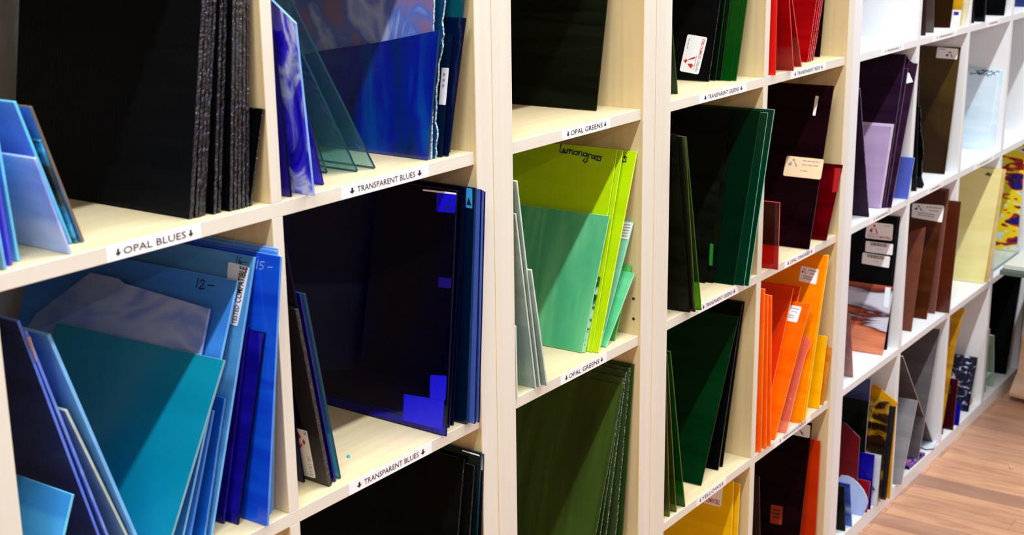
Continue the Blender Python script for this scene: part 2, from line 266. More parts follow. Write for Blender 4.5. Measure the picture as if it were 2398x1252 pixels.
# ------------------------------------------------------------ lettering
_tc = {}
def text_geo(s, bold=False):
    k = (s, bold)
    if k in _tc: return _tc[k]
    cu = bpy.data.curves.new('t', 'FONT'); cu.body = s; cu.size = 1; cu.resolution_u = 2
    if bold: cu.offset = .018
    o = bpy.data.objects.new('t', cu); C.objects.link(o)
    bpy.context.view_layer.update()
    me = bpy.data.meshes.new_from_object(o)
    vs = [(v.co.x, v.co.y) for v in me.vertices]; fs = [tuple(p.vertices) for p in me.polygons]
    bpy.data.objects.remove(o); bpy.data.curves.remove(cu); bpy.data.meshes.remove(me)
    x0 = min(v[0] for v in vs); x1 = max(v[0] for v in vs); y0 = min(v[1] for v in vs); y1 = max(v[1] for v in vs)
    vs = [((v[0]-x0)/(x1-x0), 1-(v[1]-y0)/(y1-y0)) for v in vs]
    _tc[k] = (vs, fs); return _tc[k]
MI = ['ink', 'ink_red', 'ink_grey', 'ink_blue', 'pen_black', 'pen_pale', 'paper']
def stroke(pts, wd, asp):
    """ribbon along a polyline; pts in sticker units, asp = width / height"""
    out = []
    for (x0, y0), (x1, y1) in zip(pts, pts[1:]):
        dx, dy = (x1-x0)*asp, y1-y0; L = math.hypot(dx, dy) or 1e-6
        ex, ey = dx/L*wd*.5, dy/L*wd*.5; nx, ny = -dy/L*wd*.5, dx/L*wd*.5
        out.append([(x0+(-ex+nx)/asp, y0-ey+ny), (x0+(-ex-nx)/asp, y0-ey-ny), (x1+(ex-nx)/asp, y1+ey-ny), (x1+(ex+nx)/asp, y1+ey+ny)])
    return out
LOGO = [[(.36,.22),(.52,0),(.70,.20),(.55,.34),(.46,.26)], [(.02,.86),(.16,.62),(.34,.40),(.42,.78),(.30,.98),(.18,.84)], [(.60,.36),(.66,.38),(.80,.58),(.98,.96),(.90,1),(.78,.88),(.70,.62)]]
def art(kind, asp):
    """list of (verts, faces, ink index) in sticker units, u right, v down"""
    A = []
    def poly(p, c): A.append(([tuple(q) for q in p], [tuple(range(len(p)))], c))
    def bx(u0, v0, u1, v1, c): poly([(u0,v0),(u0,v1),(u1,v1),(u1,v0)], c)
    def txt(s, u0, v0, u1, v1, c, bold=True):
        vs, fs = text_geo(s, bold); A.append(([(u0+v[0]*(u1-u0), v0+v[1]*(v1-v0)) for v in vs], fs, c))
    def logo(u0, v0, u1, v1, c):
        for s in LOGO: poly([(u0+q[0]*(u1-u0), v0+q[1]*(v1-v0)) for q in s], c)
    def lines(u0, v0, u1, v1, n, c=2, seed=1):
        r = random.Random(seed)
        for i in range(n):
            v = v0+(v1-v0)*i/max(1, n); h = (v1-v0)/n*.45; u = u0
            while u < u1-.02:
                wv = r.uniform(.04, .12); bx(u, v, min(u+wv, u1), v+h, c); u += wv+.02
    def pen(strokes, wd, c):
        for s in strokes:
            for q in stroke(s, wd, asp): poly(q, c)
    if kind == 'tested_big' or kind == 'tested_h':
        logo(.10, .10, .46, .66, 1); lines(.10, .68, .52, .76, 1, 2); lines(.62, .12, .9, .2, 1, 2)
        txt('TESTED', .05, .79, .37, .91, 2); txt('COMPATIBLE', .40, .78, .95, .92, 1)
    elif kind == 'tested_v':
        txt('TESTED', .02, .58, .34, .90, 0); txt('COMPATIBLE', .38, .56, .98, .92, 0); lines(.0, .38, .3, .5, 1, 2)
    elif kind == 'compat_h':
        txt('TESTED', .05, .72, .36, .90, 2); txt('COMPATIBLE', .38, .70, .95, .92, 1)
    elif kind == 'logo_v':
        logo(.02, .28, .46, .98, 1); txt('10-12-13', .55, .12, .95, .34, 2, False); txt('S', .02, .06, .1, .28, 0, False)
    elif kind in ('logo_card', 'logo_card2'):
        if kind == 'logo_card': logo(.35, .3, .8, .85, 0)
        else: logo(.42, .3, .80, .82, 0); lines(.04, .1, .4, .28, 1, 2)
    elif kind == 'printcard':
        logo(.06, .12, .34, .46, 0 ); lines(.45, .14, .92, .30, 1, 2, 3); lines(.55, .34, .86, .48, 1, 2, 4); lines(.2, .58, .75, .86, 2, 2, 5)
    elif kind == 'barcode':
        r = random.Random(5); u = .18
        while u < .78:
            wv = r.uniform(.006, .02); bx(u, .06, u+wv, .36, 0); u += wv+r.uniform(.006, .016)
        lines(.4, .58, .58, .66, 1, 2)
    elif kind == 'tancard':
        logo(.06, .1, .34, .5, 2); lines(.45, .14, .9, .24, 1, 2, 6); lines(.45, .34, .9, .44, 1, 2, 7); lines(.42, .64, .62, .72, 1, 2, 8)
    elif kind == 'printlab': lines(.15, .1, .9, .95, 5, 2, 9)
    elif kind == 'greylines': lines(.1, .1, .9, .9, 4, 0, 2)
    elif kind == 'white_small': lines(.3, .15, .6, .6, 3, 2, 2)
    elif kind == 'white_blue': bx(.2, .1, .75, .32, 3)
    elif kind == 'toplab': logo(.45, .3, .9, .9, 0)
    elif kind == 'cyanlab': poly([(.1,.85),(.45,.45),(.9,.85)], 0)
    elif kind == 'redlab': lines(.2, .2, .8, .8, 3, 0, 3)
    elif kind == 'hw12': pen([[(.08,.1),(.02,.8)],[(.2,.35),(.3,.12),(.42,.2),(.38,.5),(.18,.85),(.24,.9),(.46,.82)],[(.62,.5),(.95,.46)]], .09, 4)
    elif kind == 'hw16': pen([[(.1,.1),(.04,.85)],[(.42,.08),(.26,.5),(.26,.8),(.4,.92),(.52,.75),(.42,.6),(.28,.7)],[(.62,.62),(.95,.6)]], .09, 4)
    elif kind == 'hw15': pen([[(.08,.1),(.04,.85)],[(.45,.1),(.26,.14),(.22,.42),(.4,.5),(.4,.75),(.22,.88)],[(.66,.55),(.9,.5)]], .08, 5)
    elif kind == 'hw5': pen([[(.45,.1),(.2,.12),(.16,.45),(.38,.5),(.36,.85),(.1,.9)],[(.6,.5),(.95,.48)]], .1, 4)
    elif kind == 'hwis': pen([[(.12,.3),(.08,.8),(.3,.85)],[(.88,.25),(.6,.1),(.45,.3),(.75,.55),(.8,.85),(.4,.95),(.1,.85)]], .16, 4)
    elif kind == 'scribble' or kind == 'scribble2':
        r = random.Random(11)
        pen([[(x/24, .5+r.uniform(-.4, .4)) for x in range(1, 24)], [(.3+x/60, .5+r.uniform(-.4, .4)) for x in range(1, 14)]], .16 if kind == 'scribble' else .12, 0)
    elif kind == 'lemongrass':
        pen([[(.03,.0),(.01,.5),(.08,.52),(.14,.38),(.10,.28),(.08,.42),(.12,.54),(.18,.48)],
             [(.18,.52),(.19,.28),(.23,.26),(.24,.52),(.26,.28),(.30,.28),(.31,.54)],
             [(.40,.30),(.34,.34),(.34,.52),(.40,.56),(.44,.44),(.40,.30),(.46,.34)],
             [(.46,.56),(.47,.32),(.52,.30),(.53,.58)],
             [(.64,.34),(.57,.36),(.56,.54),(.62,.56),(.65,.36),(.66,.9),(.61,1.0),(.57,.9),(.60,.72)],
             [(.69,.62),(.69,.38),(.75,.40)], [(.82,.44),(.76,.48),(.76,.64),(.81,.64),(.83,.46),(.84,.66)],
             [(.91,.42),(.86,.46),(.90,.58),(.89,.72),(.84,.70)], [(.99,.44),(.93,.46),(.97,.60),(.95,.76),(.90,.72)]], .07, 4)
    return A
BG = dict(tested_big='paper', tested_h='paper', tested_v='paper_pale', compat_h='paper', logo_v='paper', logo_card='paper', logo_card2='paper',
          printcard='paper', barcode='paper', tancard='paper_warm', printlab='paper', greylines='paper_pale', white_small='paper', white_blue='paper',
          bluelab='label_blue', bluelab2='label_blue', bluelab3='label_blue_dim', toplab='label_blue', cyanlab='label_cyan', violetlab='label_violet',
          greentag='label_green', redpatch='label_red', redlab='label_rust', plainbeige='paper_beige', whitebar='paper', whitestrip='paper_pale', clearlab='paper_pale', tri='paper')
NAMES = dict(tancard='card_label', printcard='card_label', tri='sticker')
PN = {'ink': 'lettering'}
def sticker(kind, q, parent):
    """q: four (s, t) corners TL TR BR BL in reading order on the sheet face"""
    P = [Vector(p) for p in q]
    def mp(u, v): return (P[0]*(1-u)*(1-v) + P[1]*u*(1-v) + P[2]*u*v + P[3]*(1-u)*v)
    asp = max(.05, (P[1]-P[0]).length / max(1e-4, (P[3]-P[0]).length))
    base = parent; z = -.0006
    if kind in BG:
        r = .09; pts = []
        ru = r/max(asp, 1e-3) if asp > 1 else r; rv = r if asp > 1 else r*asp
        sharp = kind in ('bluelab2', 'bluelab3', 'whitebar', 'whitestrip', 'plainbeige', 'redpatch', 'greentag', 'white_blue', 'clearlab')
        if kind == 'tri': pts = [mp(*c) for c in ((0,0),(1,0),(1,1),(0,1))]
        elif sharp: pts = [mp(*c) for c in ((0,0),(1,0),(1,1),(0,1))]
        else:
            for cu, cv, a0 in ((ru,rv,180),(1-ru,rv,270),(1-ru,1-rv,0),(ru,1-rv,90)):
                for k in range(5):
                    a = R(a0+k*22.5); pts.append(mp(cu+ru*math.cos(a), cv+rv*math.sin(a)))
        bm = bmesh.new(); prism(bm, [(p.x, p.y) for p in pts], -.0005, -.0001)
        base = link(NAMES.get(kind, 'sticker'), bm, BG[kind], parent); z = -.0007
    A = art(kind, asp)
    if A:
        bm = bmesh.new(); used = sorted(set(a[2] for a in A))
        for vs, fs, c in A:
            vv = [bm.verts.new((*mp(*v), z - .00003*used.index(c))) for v in vs]
            for f in fs:
                try: fc = bm.faces.new([vv[k] for k in f]); fc.material_index = used.index(c)
                except ValueError: pass
        nm = 'handwriting' if kind.startswith(('hw', 'scrib', 'lemon')) else 'printing'
        link(nm, bm, [MI[c] for c in used], base)

# ------------------------------------------------------------ room
def struct(o): o['kind'] = 'structure'; return o
FLZ = -.038
t = NT('floor_planks')
tc = t.n('ShaderNodeTexCoord')
mp_ = t.n('ShaderNodeMapping'); t.l(tc.outputs['Object'], mp_.inputs['Vector'])
mp_.inputs['Rotation'].default_value = (0, 0, R(90))
br = t.n('ShaderNodeTexBrick'); t.l(mp_.outputs[0], br.inputs['Vector']); br.offset = .37; br.offset_frequency = 2
br.inputs['Color1'].default_value = (0.0, 0, 0, 1); br.inputs['Color2'].default_value = (1, 1, 1, 1); br.inputs['Mortar'].default_value = (.2, .2, .2, 1)
br.inputs['Scale'].default_value = 1; br.inputs['Mortar Size'].default_value = .0008; br.inputs['Bias'].default_value = 0
br.inputs['Brick Width'].default_value = .42; br.inputs['Row Height'].default_value = .066
mp2 = t.n('ShaderNodeMapping'); t.l(tc.outputs['Object'], mp2.inputs['Vector']); mp2.inputs['Rotation'].default_value = (0, 0, R(90)); 
sc2 = t.n('ShaderNodeVectorMath', operation='MULTIPLY'); t.l(mp2.outputs[0], sc2.inputs[0]); sc2.inputs[1].default_value = (4, 26, 1)
ad = t.n('ShaderNodeVectorMath', operation='ADD'); t.l(sc2.outputs[0], ad.inputs[0])
bs = t.n('ShaderNodeVectorMath', operation='SCALE'); t.l(br.outputs['Color'], bs.inputs[0]); bs.inputs['Scale'].default_value = 13; t.l(bs.outputs[0], ad.inputs[1])
g = t.noise(ad.outputs[0], 1.0, 5, 1.2, .6)
colA = t.ramp(g, [(.25, lin((170, 122, 96))), (.5, lin((214, 160, 126))), (.75, lin((240, 190, 150)))])
mixc = t.n('ShaderNodeMix', data_type='RGBA'); t.l(br.outputs['Color'], mixc.inputs[0])
greyed = t.n('ShaderNodeMix', data_type='RGBA'); greyed.inputs[0].default_value = .8; t.l(colA, greyed.inputs[6]); greyed.inputs[7].default_value = lin((146, 112, 98))
t.l(greyed.outputs[2], mixc.inputs[6]); t.l(colA, mixc.inputs[7])
big = t.noise(mp2.outputs[0], 2.2, 2, 0)
dk = t.n('ShaderNodeMix', data_type='RGBA'); dk.blend_type = 'MULTIPLY'; dk.inputs[0].default_value = .5
t.l(mixc.outputs[2], dk.inputs[6]); t.l(t.ramp(br.outputs['Fac'], [(0, (1,1,1,1)), (1, (.45,.35,.3,1))]), dk.inputs[7])
t.pbsdf(dk.outputs[2], .38); M['floor_planks'] = t.m
plain('wall_paint', (226, 228, 230), .8); plain('ceiling_paint', (235, 235, 235), .9)
struct(one_box('floor', (-3.5, 7, -5.5, .42, FLZ-.1, FLZ), 'floor_planks', org=(0, 0, FLZ)))
struct(one_box('wall_back', (-3.5, 7, .41, .5, FLZ, 2.8), 'wall_paint'))
struct(one_box('wall_right', (7, 7.1, -5.5, .5, FLZ, 2.8), 'wall_paint'))
struct(one_box('wall_left', (-3.6, -3.5, -5.5, .5, FLZ, 2.8), 'wall_paint'))
struct(one_box('ceiling', (-3.6, 7.1, -5.5, .5, 2.8, 2.9), 'ceiling_paint'))

# ------------------------------------------------------------ bookcases
PZ = .351
def arrow_poly(u, asp):
    w_ = .030
    return [[(u-w_*.32, .28), (u+w_*.32, .28), (u+w_*.32, .55), (u-w_*.32, .55)], [(u-w_, .52), (u+w_, .52), (u, .74)]]
def shelf_label(L, unit, y, zt):
    x0, x1 = L['x0'], L['x1']; h = .0148; z1 = zt - .0006; z0 = z1 - h
    o = one_box('shelf_label', (x0, x1, y-.0004, y-.00005, z0, z1), 'paper', unit)
    asp = (x1-x0)/h; bm = bmesh.new(); A = []
    s = L['t']
    n = len(s)
    if s and s != '~':
        tw = min(.66, n*.70/asp*1.0)
        a, b = .5-tw/2, .5+tw/2
        vs, fs = text_geo(s, False); A.append(([(a+v[0]*(b-a), .27+v[1]*.46) for v in vs], fs, 0))
        for u in (a-.055, b+.055):
            for p in arrow_poly(u, asp):
                A.append((p, [tuple(range(len(p)))], 0))
    else:
        r = random.Random(int(x0*1000)); u = .24
        while u < .76:
            wv = r.uniform(.02, .06); A.append(([(u,.38),(u+wv,.38),(u+wv,.66),(u,.66)], [(0,1,2,3)], 1)); u += wv+.014
        for uu in (.16, .84): 
            for p in arrow_poly(uu, asp): A.append((p, [tuple(range(len(p)))], 1))
    for vs, fs, c in A:
        vv = [bm.verts.new((v[0]*(x1-x0), -.0003, h*(1-v[1]))) for v in vs]
        for f in fs:
            try: fc = bm.faces.new([vv[k] for k in f]); fc.material_index = c
            except ValueError: pass
    link('lettering', bm, ['ink', 'ink_grey'], o)
def bookcase(name, label, xl, xr, divs, key, white, yf, rec, dz, labels):
    """xl, xr: inner faces of the outer panels; divs: (left, right) faces of each divider"""
    S = .039; D = .385
    fh, fv, eh, ev = ('white_foil',)*4 if white else ('birch_face_h', 'birch_face_v', 'birch_edge_h', 'birch_edge_v')
    oL, oR = bookcase.sides[key]
    u = empty(name, (xl-oL, yf, FLZ), label, 'bookcase', 'bookcases lined up along the wall')
    top = 5*PZ+dz-.016
    one_box('side_panel', (xl-oL, xl, yf, yf+D, FLZ, top+S), [fv, ev], u, .0006, 1)
    sp = one_box('side_panel', (xr, xr+oR, yf, yf+D, FLZ, top+S), [fv, ev], u, .0006, 1)
    one_box('bottom_board', (xl, xr, yf+(0 if white else rec), yf+D, FLZ, dz), [fh, eh], u, .0006, 1)
    one_box('top_board', (xl, xr, yf, yf+D, top, top+S), [fh, eh], u, .0006, 1)
    for k in range(1, 5):
        zt = k*PZ+dz
        one_box('shelf', (xl, xr, yf+rec, yf+D, zt-.016, zt), [fh, eh], u, .0005, 1)
        for L in labels:
            if abs(L['z']-k*PZ) < .01: shelf_label(L, u, yf+rec, zt)
    for a, b in divs:
        for k in range(5):
            zb = k*PZ+dz; zt = (k+1)*PZ+dz-.016
            one_box('divider', (a, b, yf+rec, yf+D, zb, zt), [fv, ev], u, .0005, 1)
    return u
bookcase.sides = {'A': (0.039, 0.0352), 'B': (0.0431, 0.0364), 'C': (0.0476, 0.0312), 'D': (0.0588, 0.05)}
